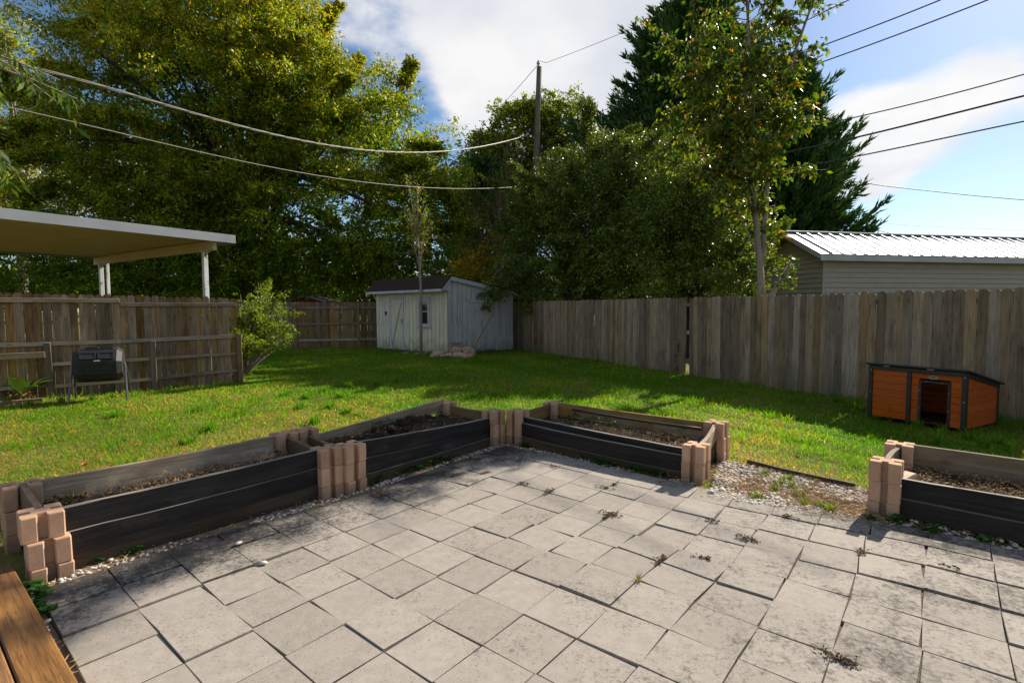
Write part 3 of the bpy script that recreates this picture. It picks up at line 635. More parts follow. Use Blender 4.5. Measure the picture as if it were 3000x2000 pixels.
# fence beside the carport
fd = np.array((.768, .640)); P1 = np.array((-8.08, 9.14)); fn = np.array((-.64, .768))
LF = [P1 - fd * 2.6 + fn * .14, P1 + fd * 1.03 + fn * .15, P1 + fd * 3.0 + fn * .06]
lf = fence('privacy_fence', 'brown scalloped board fence with rails in front of the carport', LF, .118, lambda S: 1.86 - .018 * S, 'fence_brown', 1, .1165, rails=False, ear=.036)
b0 = np.array([*LF[0], 0]); fo = np.array([fd[1], -fd[0]])
def rail(p, q, z1, z2, h=.075, t=.036, mat='rail_grey'):
    mb = MB(); L = np.linalg.norm(q - p); mb.cbox((0, 0, 0), (L, t, h), None, .004); d = q - p
    place('rail', mb.mesh('rail', MAT[mat]), lf, (*((p + q) / 2 - b0[:2]), (z1 + z2) / 2), (0, -math.atan2(z2 - z1, L), math.atan2(d[1], d[0])))
for i in (0, 1):
    p, q = LF[i] + fo * .032, LF[i + 1] + fo * .032
    rail(p, q, (1.69, 1.62)[i], (1.69, 1.625)[i]); rail(p, q, (.94, .925)[i], (.925, .97)[i])
mid = P1 + fd * 1.5 - fn * .02
for (p, q, z1, z2) in ((P1, mid, .57, .58), (mid, P1 + fd * 2.98, .58, .60), (P1, mid, .18, .19), (mid, P1 + fd * 2.98, .2, .24), (P1 - fd * 2.4, P1 - fd * .03, .2, .2)):
    rail(p + fn * .03, q + fn * .03, z1, z2, .06)
rail(P1 - fd * 2.4 + fo * .06, P1 - fd * .05 + fo * .06, .74, .75, .10)
for k, (c, h) in enumerate(((P1, .955), (mid, .93), (P1 + fd * 3.02, 1.02))):
    mb = MB(); mb.cbox((0, 0, h / 2 - .05), (.095, .095, h + .1), None, .008)
    place('post', mb.mesh('post', MAT['post_brown']), lf, (*(c - b0[:2]), 0), (0, rf.gauss(0, .012), .69))
mb = MB(); p, q = P1 - fd * 1.6 + fo * .42, P1 - fd * .1 + fo * .40; mb.beam((*p, .01), (*q, .01), .09, .07)
tag(mb.build('garden_timber', MAT['post_brown']), 'weathered ground timber edging the bed of the big-leaved plant', 'timber')

# ================================================================== SHED
SHA = R(42); dL = np.array((-math.cos(SHA), math.sin(SHA))); dR = np.array((math.sin(SHA), math.cos(SHA))); S0 = np.array((-2.15, 17.6))
LL, LR, EZ, RZ, BZ = 4.15, 3.26, 2.18, 2.62, 2.15
shed = thing('garden_shed', 'cream and white wooden shed with brown shingle roof and mossy walls', 'shed', (*S0, 0))
def sp(t, s, z): return (*(S0 + dL * t + dR * s), z)     # t along the cream wall, s along the gable wall
oL, oR = -dR, -dL      # outward normals
def zroof(s): return RZ - (RZ - BZ) * (s - .1) / (LR - .1) - .05 if s > .1 else EZ + .02
pl = .205; n = int(LL / pl)
def quadboard(name, P, nrm, th, mat, parent):
    P = [np.array(p, float) for p in P]; nrm = np.array([*nrm, 0]) if len(nrm) == 2 else np.array(nrm)
    k = len(P); V = [p for p in P] + [p + nrm * th for p in P]
    return MB().add(V, [tuple(range(k))[::-1], tuple(range(k, 2 * k))] + [(i, (i + 1) % k, k + (i + 1) % k, k + i) for i in range(k)]).build(name, MAT[mat], parent)
MB().add([sp(.01, .01, 0), sp(LL - .01, .01, 0), sp(LL - .01, LR - .01, 0), sp(.01, LR - .01, 0), sp(.01, .01, 2.15), sp(LL - .01, .01, 2.15), sp(LL - .01, LR - .01, 2.1), sp(.01, LR - .01, 2.1)],
         [(0, 1, 5, 4), (1, 2, 6, 5), (2, 3, 7, 6), (3, 0, 4, 7)]).build('wall_core', MAT['shed_core'], shed)
for k in range(n):
    t0, t1 = k * LL / n + .010, (k + 1) * LL / n - .010
    zb = .05 + rf.uniform(-.03, .04)
    quadboard('siding_plank', [sp(t0, 0, zb), sp(t1, 0, zb + rf.uniform(-.03, .03)), sp(t1, 0, EZ), sp(t0, 0, EZ)], oL, .018, 'shed_cream', shed)
n2 = int(LR / pl)
for k in range(n2):
    s0, s1 = k * LR / n2 + .010, (k + 1) * LR / n2 - .010; zb = .06 + rf.uniform(-.03, .04)
    quadboard('siding_plank', [sp(0, s0, zb), sp(0, s1, zb), sp(0, s1, zroof(max(s1, .11))), sp(0, s0, zroof(max(s0, .11)))], oR, .018, 'shed_white', shed)
quadboard('siding_plank', [sp(-.001, -.28, EZ - .02), sp(-.001, .1, EZ - .02), sp(-.001, .1, RZ - .06), sp(-.001, .06, RZ - .06)], oR, .018, 'shed_trim', shed)
def roofslab(pts, th, name, mat, par):
    V = [np.array(p) for p in pts]; V2 = [p + np.array((0, 0, th)) for p in V]
    return MB().add(V + V2, [(3, 2, 1, 0), (4, 5, 6, 7), (0, 1, 5, 4), (1, 2, 6, 5), (2, 3, 7, 6), (3, 0, 4, 7)]).build(name, MAT[mat], par)
roof = roofslab([sp(-.12, -.34, EZ - .0), sp(LL + .18, -.34, EZ - .0), sp(LL + .18, .1, RZ), sp(-.12, .1, RZ)], .03, 'front_roof', 'shingle', shed)
for k in range(4):      # shingle courses
    f0, f1 = k / 4, (k + 1) / 4 + .04; s0, s1 = -.35 + .45 * f0, -.35 + .45 * f1; z0_, z1_ = EZ + (RZ - EZ) * f0 + .032, EZ + (RZ - EZ) * min(f1, 1) + .034
    roofslab([sp(-.125, s0, z0_), sp(LL + .185, s0, z0_), sp(LL + .185, min(s1, .1), z1_), sp(-.125, min(s1, .1), z1_)], .010, 'shingle_course', 'shingle', roof)
roofslab([sp(-.12, .1, RZ + .002), sp(LL + .18, .1, RZ + .002), sp(LL + .18, LR + .22, BZ), sp(-.12, LR + .22, BZ)], .035, 'rear_roof', 'shingle', shed)
quadboard('fascia', [sp(-.10, -.342, EZ - .075), sp(LL + .17, -.342, EZ - .075), sp(LL + .17, -.342, EZ + .012), sp(-.10, -.342, EZ + .012)], oL, .02, 'shed_trim', shed)
quadboard('soffit', [sp(-.10, -.335, EZ - .06), sp(LL + .17, -.335, EZ - .06), sp(LL + .17, -.02, EZ - .06), sp(-.10, -.02, EZ - .06)], (0, 0, 1), .015, 'shed_trim', shed)
quadboard('rake_board', [sp(-.085, .1, RZ - .14), sp(-.085, LR + .2, BZ - .14), sp(-.085, LR + .2, BZ + .0), sp(-.085, .1, RZ + .0)], oR, .02, 'shed_trim', shed)
quadboard('rake_board', [sp(-.085, -.33, EZ - .05), sp(-.085, .1, RZ - .11), sp(-.085, .1, RZ + .0), sp(-.085, -.33, EZ + .01)], oR, .02, 'shed_trim', shed)
# where things stand along the cream wall, found on the picture
def t_at(u):
    d = ray(u, 950)[:2]; A = np.array([[dL[0], -d[0]], [dL[1], -d[1]]]); return np.linalg.solve(A, -S0)[0]
def s_at(u):
    d = ray(u, 950)[:2]; A = np.array([[dR[0], -d[0]], [dR[1], -d[1]]]); return np.linalg.solve(A, -S0)[0]
def wallrect(name, par, t0, t1, z0, z1, off, th, mat, side='L'):
    f = (lambda a, z: np.array(sp(a, 0, z)) + np.array([*oL, 0]) * off) if side == 'L' else (lambda a, z: np.array(sp(0, a, z)) + np.array([*oR, 0]) * off)
    return quadboard(name, [f(t0, z0), f(t1, z0), f(t1, z1), f(t0, z1)], oL if side == 'L' else oR, th, mat, par)
td0, td1 = t_at(1185), t_at(1145)
door = wallrect('door', shed, td0, td1, .06, 1.98, .02, .02, 'shed_cream')
for a, b, c, d in ((td0, td0 + .09, .06, 1.98), (td1 - .09, td1, .06, 1.98), (td0 + .09, td1 - .09, 1.88, 1.98)): wallrect('door_trim', door, a, b, c, d, .04, .015, 'shed_trim')
f = lambda a, z: np.array(sp(a, 0, z)) + np.array([*oL, 0]) * .046
mb = MB(); mb.beam(f(td0 + .12, 1.75), f(td1 - .12, .16), .02, .06, (*oL, 0)); mb.build('door_brace', MAT['shed_trim'], door)
mb = MB(); mb.tube([f(td0 + .05, 1.15), f(td0 + .05, 1.15) + np.array([*oL, 0]) * .05, f(td0 + .05, 1.02) + np.array([*oL, 0]) * .05, f(td0 + .05, 1.02)], .012, 6); mb.build('door_handle', MAT['black_metal'], door)
wallrect('meter_box', shed, t_at(1135.5), t_at(1131), 1.32, 1.45, .02, .03, 'black_metal')
tw0, tw1 = t_at(1262), t_at(1227)
win = wallrect('window', shed, tw0, tw1, .92, 1.97, .02, .035, 'shed_trim'); wm, wz0, wz1 = .11, 1.03, 1.84
wallrect('pane', win, tw0 + wm, tw1 - wm, wz0, wz1, .056, .003, 'glass'); wallrect('sash_bar', win, tw0 + wm, tw1 - wm, 1.43, 1.465, .06, .012, 'shed_trim')
wallrect('window_sill', win, tw0 - .03, tw1 + .03, .89, .93, .02, .06, 'shed_trim')
s0d, s1d = s_at(1375), s_at(1452)
gd = wallrect('barn_door', shed, s0d, s1d, .08, 1.74, .02, .02, 'shed_white', 'R')
fr = lambda a, z: np.array(sp(0, a, z)) + np.array([*oR, 0]) * .05
for a, b, c, d in ((s0d - .07, s0d, .06, 1.84), (s1d, s1d + .07, .02, 1.84), (s0d - .07, s1d + .07, 1.76, 1.85)): wallrect('door_trim', gd, a, b, c, d, .021, .022, 'shed_trim', 'R')
mb = MB(); mb.beam(fr(s0d + .08, .1), fr(s1d - .25, 1.35), .02, .085, (*oR, 0)); mb.build('door_brace', MAT['rail_grey'], gd)
wallrect('patch_panel', shed, s_at(1456), LR - .02, .0, .52, .022, .015, 'shed_white', 'R')
wallrect('vent_box', shed, s_at(1312) + .03, s_at(1345), .05, .36, .02, .07, 'rail_grey', 'R')
wallrect('vent_lid', shed, s_at(1312), s_at(1347), .365, .39, .02, .10, 'rail_grey', 'R')
# stones heaped at its corner
rs = random.Random(21)
for k in range(26):
    u, v = rs.gauss(1340, 26), rs.uniform(1036, 1046); s = rs.choice((.11, .13, .16, .2)); z = .04
    if k < 9: u, v, z = rs.gauss(1345, 16), 1041, .16
    if k == 0: u, v, s, z = 1375, 1042, .24, .13
    p = ground(u, v, 0); me = rock(0, (s, s * rs.uniform(.7, 1), s * rs.uniform(.6, .9)), k, 2); me.materials.append(MAT['stone'])
    tag(place('fieldstone', me, None, (p[0], p[1], z), (rs.uniform(-.3, .3), rs.uniform(-.3, .3), rs.uniform(0, 6))), 'brown rounded fieldstone in the heap at the shed corner' if k else 'largest fieldstone in the heap at the shed corner', 'stone', 'stones heaped at the shed corner')
for k, (u, v, s) in enumerate(((1187, 1034, .12), (1232, 1036, .22))):
    p = ground(u, v, 0); me = rock(0, (s, s * .6, .04), k + 60, 2); me.materials.append(MAT['stone'])
    tag(place('flat_stone', me, None, (p[0], p[1], .01)), ('pale flat stone lying in front of the shed door', 'flat stone at the foot of the slim young tree')[k], 'stone')

# small red shed beyond
rc = at(895, 880, 27.); red = thing('tool_shed', 'small red shed with white trimmed gable beyond the board fence', 'shed', (rc[0], rc[1], 0))
w, zp, ze = .95, 2.26, 1.98; x0, y0 = rc[0], rc[1]
MB().add([(x0 - w, y0, 0), (x0 + w, y0, 0), (x0 + w, y0, ze - .05), (x0, y0, zp - .05), (x0 - w, y0, ze - .05), (x0 - w, y0 + 2, 0), (x0 + w, y0 + 2, 0), (x0 + w, y0 + 2, ze - .05), (x0, y0 + 2, zp - .05), (x0 - w, y0 + 2, ze - .05)],
         [(0, 1, 2, 3, 4), (1, 6, 7, 2), (5, 0, 4, 9), (9, 8, 7, 6, 5)]).build('wall', MAT['red_paint'], red)
for sg in (-1, 1):
    roofslab([(x0, y0 - .1, zp), (x0 + sg * (w + .15), y0 - .1, ze), (x0 + sg * (w + .15), y0 + 2.1, ze), (x0, y0 + 2.1, zp)], .05, 'roof', 'shingle', red)
    mb = MB(); mb.beam((x0, y0 - .12, zp - .01), (x0 + sg * (w + .15), y0 - .12, ze - .01), .03, .09); mb.build('trim_board', MAT['shed_trim'], red)

# ================================================================== METAL-ROOFED BUILDING
gC = np.array((9.41, 16.0)); ge = np.array((.982, .19)); ge /= np.linalg.norm(ge); gp = np.array((-ge[1], ge[0]))
GL, GW, gez, grz = 11.0, 2.67, 2.94, 3.95
gar = thing('garage', 'grey clapboard outbuilding with bright ribbed metal roof', 'building', (*gC, 0))
def gpnt(a, t, z): return (*(gC + ge * a + gp * t), z)
h2 = GW / 2
def gz_(t): return 3.10 + (grz - 3.10) * (t + .3) / (h2 + .3) if t <= h2 else 3.10 + (grz - 3.10) * (GW + .3 - t) / (h2 + .3)
MB().add([gpnt(.01, .01, 0), gpnt(GL, .01, 0), gpnt(GL, GW, 0), gpnt(.01, GW, 0), gpnt(.01, .01, 2.95), gpnt(GL, .01, 2.95), gpnt(GL, GW, 2.95), gpnt(.01, GW, 2.95), gpnt(.01, h2, grz - .2), gpnt(GL, h2, grz - .2)],
         [(0, 1, 5, 4), (2, 3, 7, 6), (3, 0, 4, 8, 7), (1, 2, 6, 9, 5)]).build('wall_core', MAT['siding'], gar)
ex = .152
for k in range(20):
    z0, z1 = k * ex, min((k + 1) * ex, 2.95); 
    V = [gpnt(0, -.034, z0 + .014), gpnt(GL, -.034, z0 + .014), gpnt(GL, -.004, z1 + .01), gpnt(0, -.004, z1 + .01), gpnt(0, .008, z0), gpnt(GL, .008, z0), gpnt(GL, .008, z1), gpnt(0, .008, z1)]
    MB().add(V, [(0, 1, 2, 3), (7, 6, 5, 4), (0, 4, 5, 1), (0, 3, 7, 4), (1, 5, 6, 2), (3, 2, 6, 7)]).build('siding_board', MAT['siding'], gar)
for k in range(25):
    z0, z1 = k * ex, (k + 1) * ex
    def lim(z):
        if z < 2.9: return 0., GW
        f = (z - 3.02) / (grz - 3.02) * (h2 + .2); f = max(0, f); return f, GW - f
    a0, b0_ = lim(z0); a1, b1 = lim(z1)
    if b0_ - a0 < .1: break
    if b1 < a1: a1 = b1 = h2
    V = [gpnt(-.034, a0, z0 + .014), gpnt(-.034, b0_, z0 + .014), gpnt(-.004, b1, z1 + .01), gpnt(-.004, a1, z1 + .01), gpnt(.008, a0, z0), gpnt(.008, b0_, z0), gpnt(.008, b1, z1), gpnt(.008, a1, z1)]
    MB().add(V, [(3, 2, 1, 0), (4, 5, 6, 7), (0, 1, 5, 4), (1, 2, 6, 5), (2, 3, 7, 6), (3, 0, 4, 7)]).build('siding_board', MAT['siding'], gar)
quadboard('corner_board', [gpnt(-.02, -.02, 0), gpnt(.06, -.02, 0), gpnt(.06, -.02, 2.95), gpnt(-.02, -.02, 2.95)], -gp, .014, 'siding', gar)
pw = .405; a = -.35; up3 = np.array((0, 0, 1.))
while a < GL + .3:
    for t0, t1 in ((-.32, h2), (GW + .32, h2)):
        V = []; 
        for aa, dz in ((a, 0), (a + pw - .05, 0), (a + pw - .042, .05), (a + pw - .008, .05), (a + pw, 0)):
            for tt, zz_ in ((t0, 3.085), (t1, grz)): V.append(gpnt(aa, tt, zz_ + dz + .03))
        for aa in (a, a + pw):
            for tt, zz_ in ((t0, 3.085), (t1, grz)): V.append(gpnt(aa, tt, zz_ + .022))
        MB().add(V, [(0, 2, 3, 1), (2, 4, 5, 3), (4, 6, 7, 5), (6, 8, 9, 7), (10, 11, 13, 12), (0, 10, 12, 8)]).build('roof_panel', MAT['metal_roof'], gar)
    a += pw
mb = MB(); mb.beam(gpnt(-.37, h2, grz + .055), gpnt(GL + .3, h2, grz + .055), .2, .03); mb.build('ridge_cap', MAT['metal_roof'], gar)
mb = MB(); mb.beam(gpnt(-.35, -.305, 3.0), gpnt(GL + .3, -.305, 3.0), .03, .17); mb.build('eave_fascia', MAT['fascia'], gar)
quadboard('soffit', [gpnt(-.33, -.29, 2.93), gpnt(GL, -.29, 2.93), gpnt(GL, -.0, 2.95), gpnt(-.33, 0, 2.95)], (0, 0, 1), .012, 'fascia', gar)
for t0, t1, mt in ((-.3, h2, 'fascia'), (GW + .3, h2, 'soffit_wood')):
    mb = MB(); mb.beam(gpnt(-.36, t0, 3.03), gpnt(-.36, t1, grz - .05), .025, .13); mb.build('rake_board', MAT[mt], gar)
    MB().add([gpnt(-.34, t0, 3.06), gpnt(-.0, t0, 3.06), gpnt(-.0, t1, grz - .02), gpnt(-.34, t1, grz - .02)], [(0, 1, 2, 3)]).build('rake_soffit', MAT['soffit_wood'], gar)
for k in range(4):
    f = (k + .5) / 4; tt = h2 + (h2 + .25) * f; z = gz_(tt) - .06; mb = MB(); mb.beam(gpnt(-.34, tt, z), gpnt(0, tt, z), .04, .09); mb.build('lookout', MAT['soffit_wood'], gar)

# ================================================================== CARPORT
K = np.array((-6.57, 12.6)); e1 = np.array((.548, .837)); e2 = np.array((-.837, .548)); CZ = 3.09
car = thing('carport', 'white metal carport roof on rust-streaked posts behind the scalloped fence', 'carport', (*K, 0))
def cp(a, b, z): return (*(K + e1 * a + e2 * b), z)
for pa, pb in (((-7.5, 0), (0, 0)), ((0, 0), (0, 7.1)), ((0, 7.1), (-7.5, 7.1)), ((-7.5, 7.1), (-7.5, 0))):
    mb = MB(); mb.beam(cp(*pa, CZ + .095), cp(*pb, CZ + .095), .03, .19); mb.build('fascia', MAT['carport_fascia'], car)
mb = MB(); nr_ = 46; prof = []
for k in range(nr_):
    b_ = .02 + k * 7.06 / nr_; w_ = 7.06 / nr_; prof += [(b_, .05), (b_ + w_ * .62, .05), (b_ + w_ * .70, .105), (b_ + w_ * .92, .105)]
V = []
for b_, dz in prof: V += [cp(-7.48, b_, CZ + dz), cp(-.02, b_, CZ + dz)]
mb.add(V, [(2 * i, 2 * i + 1, 2 * i + 3, 2 * i + 2) for i in range(len(prof) - 1)]); mb.build('roof_pan', MAT['carport_pan'], car)
MB().add([cp(-7.48, .02, CZ + .16), cp(-.02, .02, CZ + .16), cp(-.02, 7.08, CZ + .16), cp(-7.48, 7.08, CZ + .16)], [(0, 1, 2, 3)]).build('roof_sheet', MAT['carport_fascia'], car)
for aa in (-.42, -6.5):
    mb = MB(); mb.beam(cp(aa, .1, CZ - .08), cp(aa, 7.0, CZ - .08), .08, .22); mb.build('beam', MAT['carport_pan'], car)
    for bb in (.58, 6.6):
        mb = MB(); mb.cbox(cp(aa, bb, (CZ - .2) / 2), (.1, .1, CZ - .2), Matrix.Rotation(.99, 3, 'Z'), .006); po = mb.build('post', MAT['rusty_white'], car)
        mb = MB(); mb.cbox(cp(aa, bb, CZ - .195), (.2, .16, .014), Matrix.Rotation(.99, 3, 'Z'), .003); mb.build('post_cap', MAT['rusty_white'], po)
mb = MB(); mb.cbox(cp(-.2, 6.75, (CZ - .1) / 2), (.07, .07, CZ - .1), Matrix.Rotation(.99, 3, 'Z'), .006); mb.build('post', MAT['rusty_white'], car)

# ================================================================== DOG HOUSE
DF = np.array((4.93, 7.21)); DRt = np.array((5.46, 6.26)); dw = np.linalg.norm(DRt - DF); dx = (DRt - DF) / dw; dyv = np.array((-dx[1], dx[0]))
if dyv[1] < 0: dyv = -dyv
dd_, hf, hb = .92, .735, .53
dog = thing('dog_house', 'orange wood doghouse with black frame and sloping lid by the grey fence', 'doghouse', (*DF, 0), math.atan2(dx[1], dx[0]))
def DP(x, y, z): return (x, y, z)      # local: x along the front, y to the back
def dput(mb, name, mat, par=None):
    return place(name, mb.mesh(name, MAT[mat]), par or dog)
pst = .045; doorx0, doorx1, doorz = .60, .92, .56
rows = 7; rh = (hf - .07) / rows
for k in range(rows):
    z0 = .03 + k * rh; zc = z0 + rh / 2
    segs = [(pst, .46)]
    if zc < doorz + .02: segs += [(.505, doorx0), (doorx1, dw - pst)]
    else: segs += [(.505, dw - pst)]
    for a, b in segs:
        mb = MB(); mb.cbox((0, 0, 0), (b - a, .014, rh - .003), None, .0025); o = dput(mb, 'plank', 'dog_wood'); o.location = ((a + b) / 2, .012, zc)
for side in (0, 1):
    X = .012 if side == 0 else dw - .012
    for k in range(rows):
        z0 = .03 + k * rh; z1 = z0 + rh - .003
        def ymax(z): return dd_ - .04 if z <= hb - .04 else max(.05, (hf - .035 - z) / (hf - hb) * dd_ - .01)
        y0a, y1a = ymax(z0), ymax(z1)
        V = [(X - .007, .04, z0), (X - .007, y0a, z0), (X - .007, y1a, z1), (X - .007, .04, z1)]; V += [(x + .014, y, z) for x, y, z in V]
        dput(MB().add(V, [(3, 2, 1, 0), (4, 5, 6, 7), (0, 1, 5, 4), (1, 2, 6, 5), (2, 3, 7, 6), (3, 0, 4, 7)]), 'plank', 'dog_wood')
for k in range(5):
    mb = MB(); z0 = .03 + k * .095; mb.cbox((dw / 2, dd_ - .012, z0 + .046), (dw - .08, .014, .092), None, .002); dput(mb, 'plank', 'dog_wood')
mb = MB(); mb.cbox((dw / 2, dd_ / 2, .035), (dw - .06, dd_ - .06, .02)); dput(mb, 'floor_panel', 'dark_red_interior')
for x, w_ in ((pst / 2, pst), (.4825, .045), (dw - pst / 2, pst)):
    mb = MB(); mb.cbox((x, -.004, (hf - .02) / 2), (w_, .03, hf - .02), None, .004); o = dput(mb, 'frame_post', 'black_metal')
    if x > .6 or x < .1:
        for zq in (.66, .36):
            s_ = MB(); s_.tube([(x + .008, -.018, zq), (x + .008, -.022, zq)], .006, 7); dput(s_, 'screw', 'silver', o)
for x in (pst / 2, dw - pst / 2):
    mb = MB(); mb.cbox((x + (.012 if x > .5 else -.012), dd_ - .02, hb / 2), (.03, .045, hb), None, .004); dput(mb, 'frame_post', 'black_metal')
    mb = MB(); xx = x + (.022 if x > .5 else -.022); mb.beam((xx, .0, hf - .045), (xx, dd_, hb - .03), .016, .06); dput(mb, 'side_rail', 'black_metal')
    mb = MB(); mb.cbox((xx, .012, hf / 2 - .02), (.012, .04, hf - .05)); dput(mb, 'frame_post', 'black_metal')
mb = MB(); mb.cbox((dw / 2, -.006, hf - .04), (dw, .034, .05), None, .004); dput(mb, 'front_rail', 'black_metal')
for a, b, c, d in ((doorx0 - .01, doorx0 + .022, .04, doorz + .02), (doorx1 - .022, doorx1 + .01, .04, doorz + .02), (doorx0 + .022, doorx1 - .022, doorz - .01, doorz + .02)):
    mb = MB(); mb.cbox(((a + b) / 2, .0, (c + d) / 2), (b - a, .014, d - c), None, .003); df_ = dput(mb, 'door_frame', 'black_metal')
    for q in (.2, .8):
        s_ = MB(); vert = (d - c) > (b - a); px_, pz_ = ((a + b) / 2, c + (d - c) * (.35 if q < .5 else .75)) if vert else (a + (b - a) * q, (c + d) / 2)
        s_.tube([(px_, -.006, pz_), (px_, -.010, pz_)], .004, 6); dput(s_, 'screw', 'silver', df_)
V = [(-.03, -.05, hf), (dw + .035, -.05, hf), (dw + .035, dd_ + .06, hb - .02), (-.03, dd_ + .06, hb - .02)]; V += [(x, y, z + .022) for x, y, z in V]
lid = dput(MB().add(V, [(3, 2, 1, 0), (4, 5, 6, 7), (0, 1, 5, 4), (1, 2, 6, 5), (2, 3, 7, 6), (3, 0, 4, 7)]), 'lid', 'black_metal')
for x in (.22, .72):
    mb = MB(); mb.cbox((x, -.026, hf - .012), (.07, .012, .008), None, .002); dput(mb, 'hinge', 'silver', lid)
mb = MB(); el = [(.049 * math.cos(k * math.pi / 12), .0195 * math.sin(k * math.pi / 12)) for k in range(24)]; MX = Matrix.Rotation(math.pi / 2, 3, 'X')
bx_, bz_ = .745, .625
mb.prism(el, 0, .004, MX, (bx_, .005, bz_)); bad = dput(mb, 'badge', 'silver')
mb = MB(); mb.prism([(x * .9, y * .8) for x, y in el], .0042, .0055, MX, (bx_, .005, bz_)); dput(mb, 'badge_face', 'black_plastic', bad)
cu = bpy.data.curves.new('lettering', 'FONT'); cu.body = 'Rockever'; cu.size = .021; cu.align_x = 'CENTER'; cu.align_y = 'CENTER'; cu.shear = .2
to = bpy.data.objects.new('lettering_source', cu); COL.objects.link(to); bpy.context.view_layer.update()
me = bpy.data.meshes.new_from_object(to.evaluated_get(bpy.context.evaluated_depsgraph_get())); bpy.data.objects.remove(to); me.materials.clear(); me.materials.append(MAT['silver'])
o = place('lettering', me, bad, (bx_, -.0012, bz_), (math.pi / 2, 0, 0))

# ================================================================== COMPOST TUMBLER
cc = np.array((-7.08, 8.98)); ca_ = math.atan2(.50, .86)
com = thing('compost_tumbler', 'black plastic tumbling compost bin on tubular legs by the scalloped fence', 'composter', (*cc, 0), ca_)
def cput(mb, name, mat, par=None): return place(name, mb.mesh(name, MAT[mat]), par or com)
zc, rr_, hl = .585, .30, .335
octp = [(rr_ * math.cos(R(22.5 + 45 * k + 8)), rr_ * .98 * math.sin(R(22.5 + 45 * k + 8))) for k in range(8)]
V = []; 
for x, s in ((-hl, .80), (-hl + .07, 1), (hl - .07, 1), (hl, .80)): V += [(x, y * s, zc + z * s) for y, z in octp]
Fs = [tuple(range(8)), tuple(range(24, 32))[::-1]] + [(r * 8 + k, (r + 1) * 8 + k, (r + 1) * 8 + (k + 1) % 8, r * 8 + (k + 1) % 8) for r in range(3) for k in range(8)]
bar = cput(MB().add(V, Fs), 'barrel', 'black_plastic')
def facet(k, x0, x1, f0, f1, h, name, par, mat='black_plastic'):
    p, q = np.array(octp[k]), np.array(octp[(k + 1) % 8]); nrm = (p + q) / np.linalg.norm(p + q); a, b = p + (q - p) * f0, p + (q - p) * f1
    V = [(x, yz[0], zc + yz[1]) for x in (x0, x1) for yz in (a, b)]; Vt = [(x, y + nrm[0] * h, z + nrm[1] * h) for x, y, z in V]
    return cput(MB().add(V + Vt, [(4, 5, 7, 6), (0, 1, 5, 4), (1, 3, 7, 5), (3, 2, 6, 7), (2, 0, 4, 6)]), name, mat, par)
# facet index whose outward normal points to the front and up (-y, +z)
best = max(range(8), key=lambda k: (np.array(octp[k]) + np.array(octp[(k + 1) % 8])) @ np.array((-.75, .75)))
frt = max(range(8), key=lambda k: (np.array(octp[k]) + np.array(octp[(k + 1) % 8])) @ np.array((-1, -.1))); low = max(range(8), key=lambda k: (np.array(octp[k]) + np.array(octp[(k + 1) % 8])) @ np.array((-.7, -.75)))
top = max(range(8), key=lambda k: (np.array(octp[k]) + np.array(octp[(k + 1) % 8])) @ np.array((0, 1)))
for x0, x1 in ((-.24, -.004), (.004, .24)):
    dr = facet(best, x0, x1, .16, .84, .012, 'hatch', bar); m_ = (x0 + x1) / 2
    for sg in (-1, 1):
        facet(best, m_ + sg * .10 - .008, m_ + sg * .10 + .008, .22, .78, .02, 'hatch_rib', dr)
    facet(best, x0 + .02, x1 - .02, .2, .3, .02, 'hatch_rib', dr); facet(best, x0 + .02, x1 - .02, .7, .8, .02, 'hatch_rib', dr)
for k_ in (frt, low, top):
    facet(k_, -.22, .22, .12, .22, .022, 'rib', bar); facet(k_, -.22, .22, .78, .88, .022, 'rib', bar)
    for x in (-.2, 0, .2):
        facet(k_, x - .012, x + .012, .22, .78, .016, 'rib', bar)
facet(best, -.035, .05, .9, .985, .006, 'maker_label', bar, 'label_white') if np.array(octp[best])[1] > np.array(octp[(best + 1) % 8])[1] else facet(best, -.035, .05, .015, .1, .006, 'maker_label', bar, 'label_white')
for sx in (-1, 1):
    for sy in (-1, 1):
        mb = MB(); mb.tube([(sx * (hl + .012), sy * .02, zc + .02), (sx * (hl + .025), sy * .06, zc - .06), (sx * (hl + .06), sy * .30, -.02)], .016, 8); cput(mb, 'leg', 'grey_metal')
mb = MB(); mb.tube([(-hl - .03, 0, zc), (hl + .03, 0, zc)], .02, 8); cput(mb, 'axle', 'grey_metal')

# ================================================================== UTILITY POLE AND CABLES
PY = 23.; pb, pt = at(1557, 860, PY), at(1580, 197, PY); pb = pb + (pb - pt) * ((pb[2]) / (pt[2] - pb[2])); pb[2] = 0
pole = thing('utility_pole', 'tall leaning wooden utility pole rising out of the shrubs', 'utility pole', tuple(pb))
mb = MB(); mb.tube([pb + (pt - pb) * f for f in np.linspace(-.0, 1, 9)], [.155 - .045 * f for f in np.linspace(0, 1, 9)], 14); mb.build('shaft', MAT['pole_wood'], pole, True)
mb = MB(); q = pt + np.array((-.04, 0, 0)); mb.tube([q, q + (0, 0, .1), q + (0, 0, .12), q + (0, 0, .2), q + (0, 0, .22), q + (0, 0, .28)], [.03, .03, .075, .075, .04, .03], 10); mb.build('insulator', MAT['fascia'], pole, True)
def pole_at(v): return pb + (pt - pb) * ((at(1575, v, PY)[2]) / pt[2])
for v, dxx in ((384, -.45), (395, .35), (432, .3), (455, .28), (540, -.1)):
    a = pole_at(v); mb = MB(); mb.tube([a, a + np.array((dxx * .7, -.12, .0))], .02, 6); b_ = a + np.array((dxx * .7, -.12, 0)); mb.tube([b_ + (0, 0, -.06), b_ + (0, 0, .06)], [.045, .035], 8); mb.build('bracket', MAT['grey_metal'], pole)
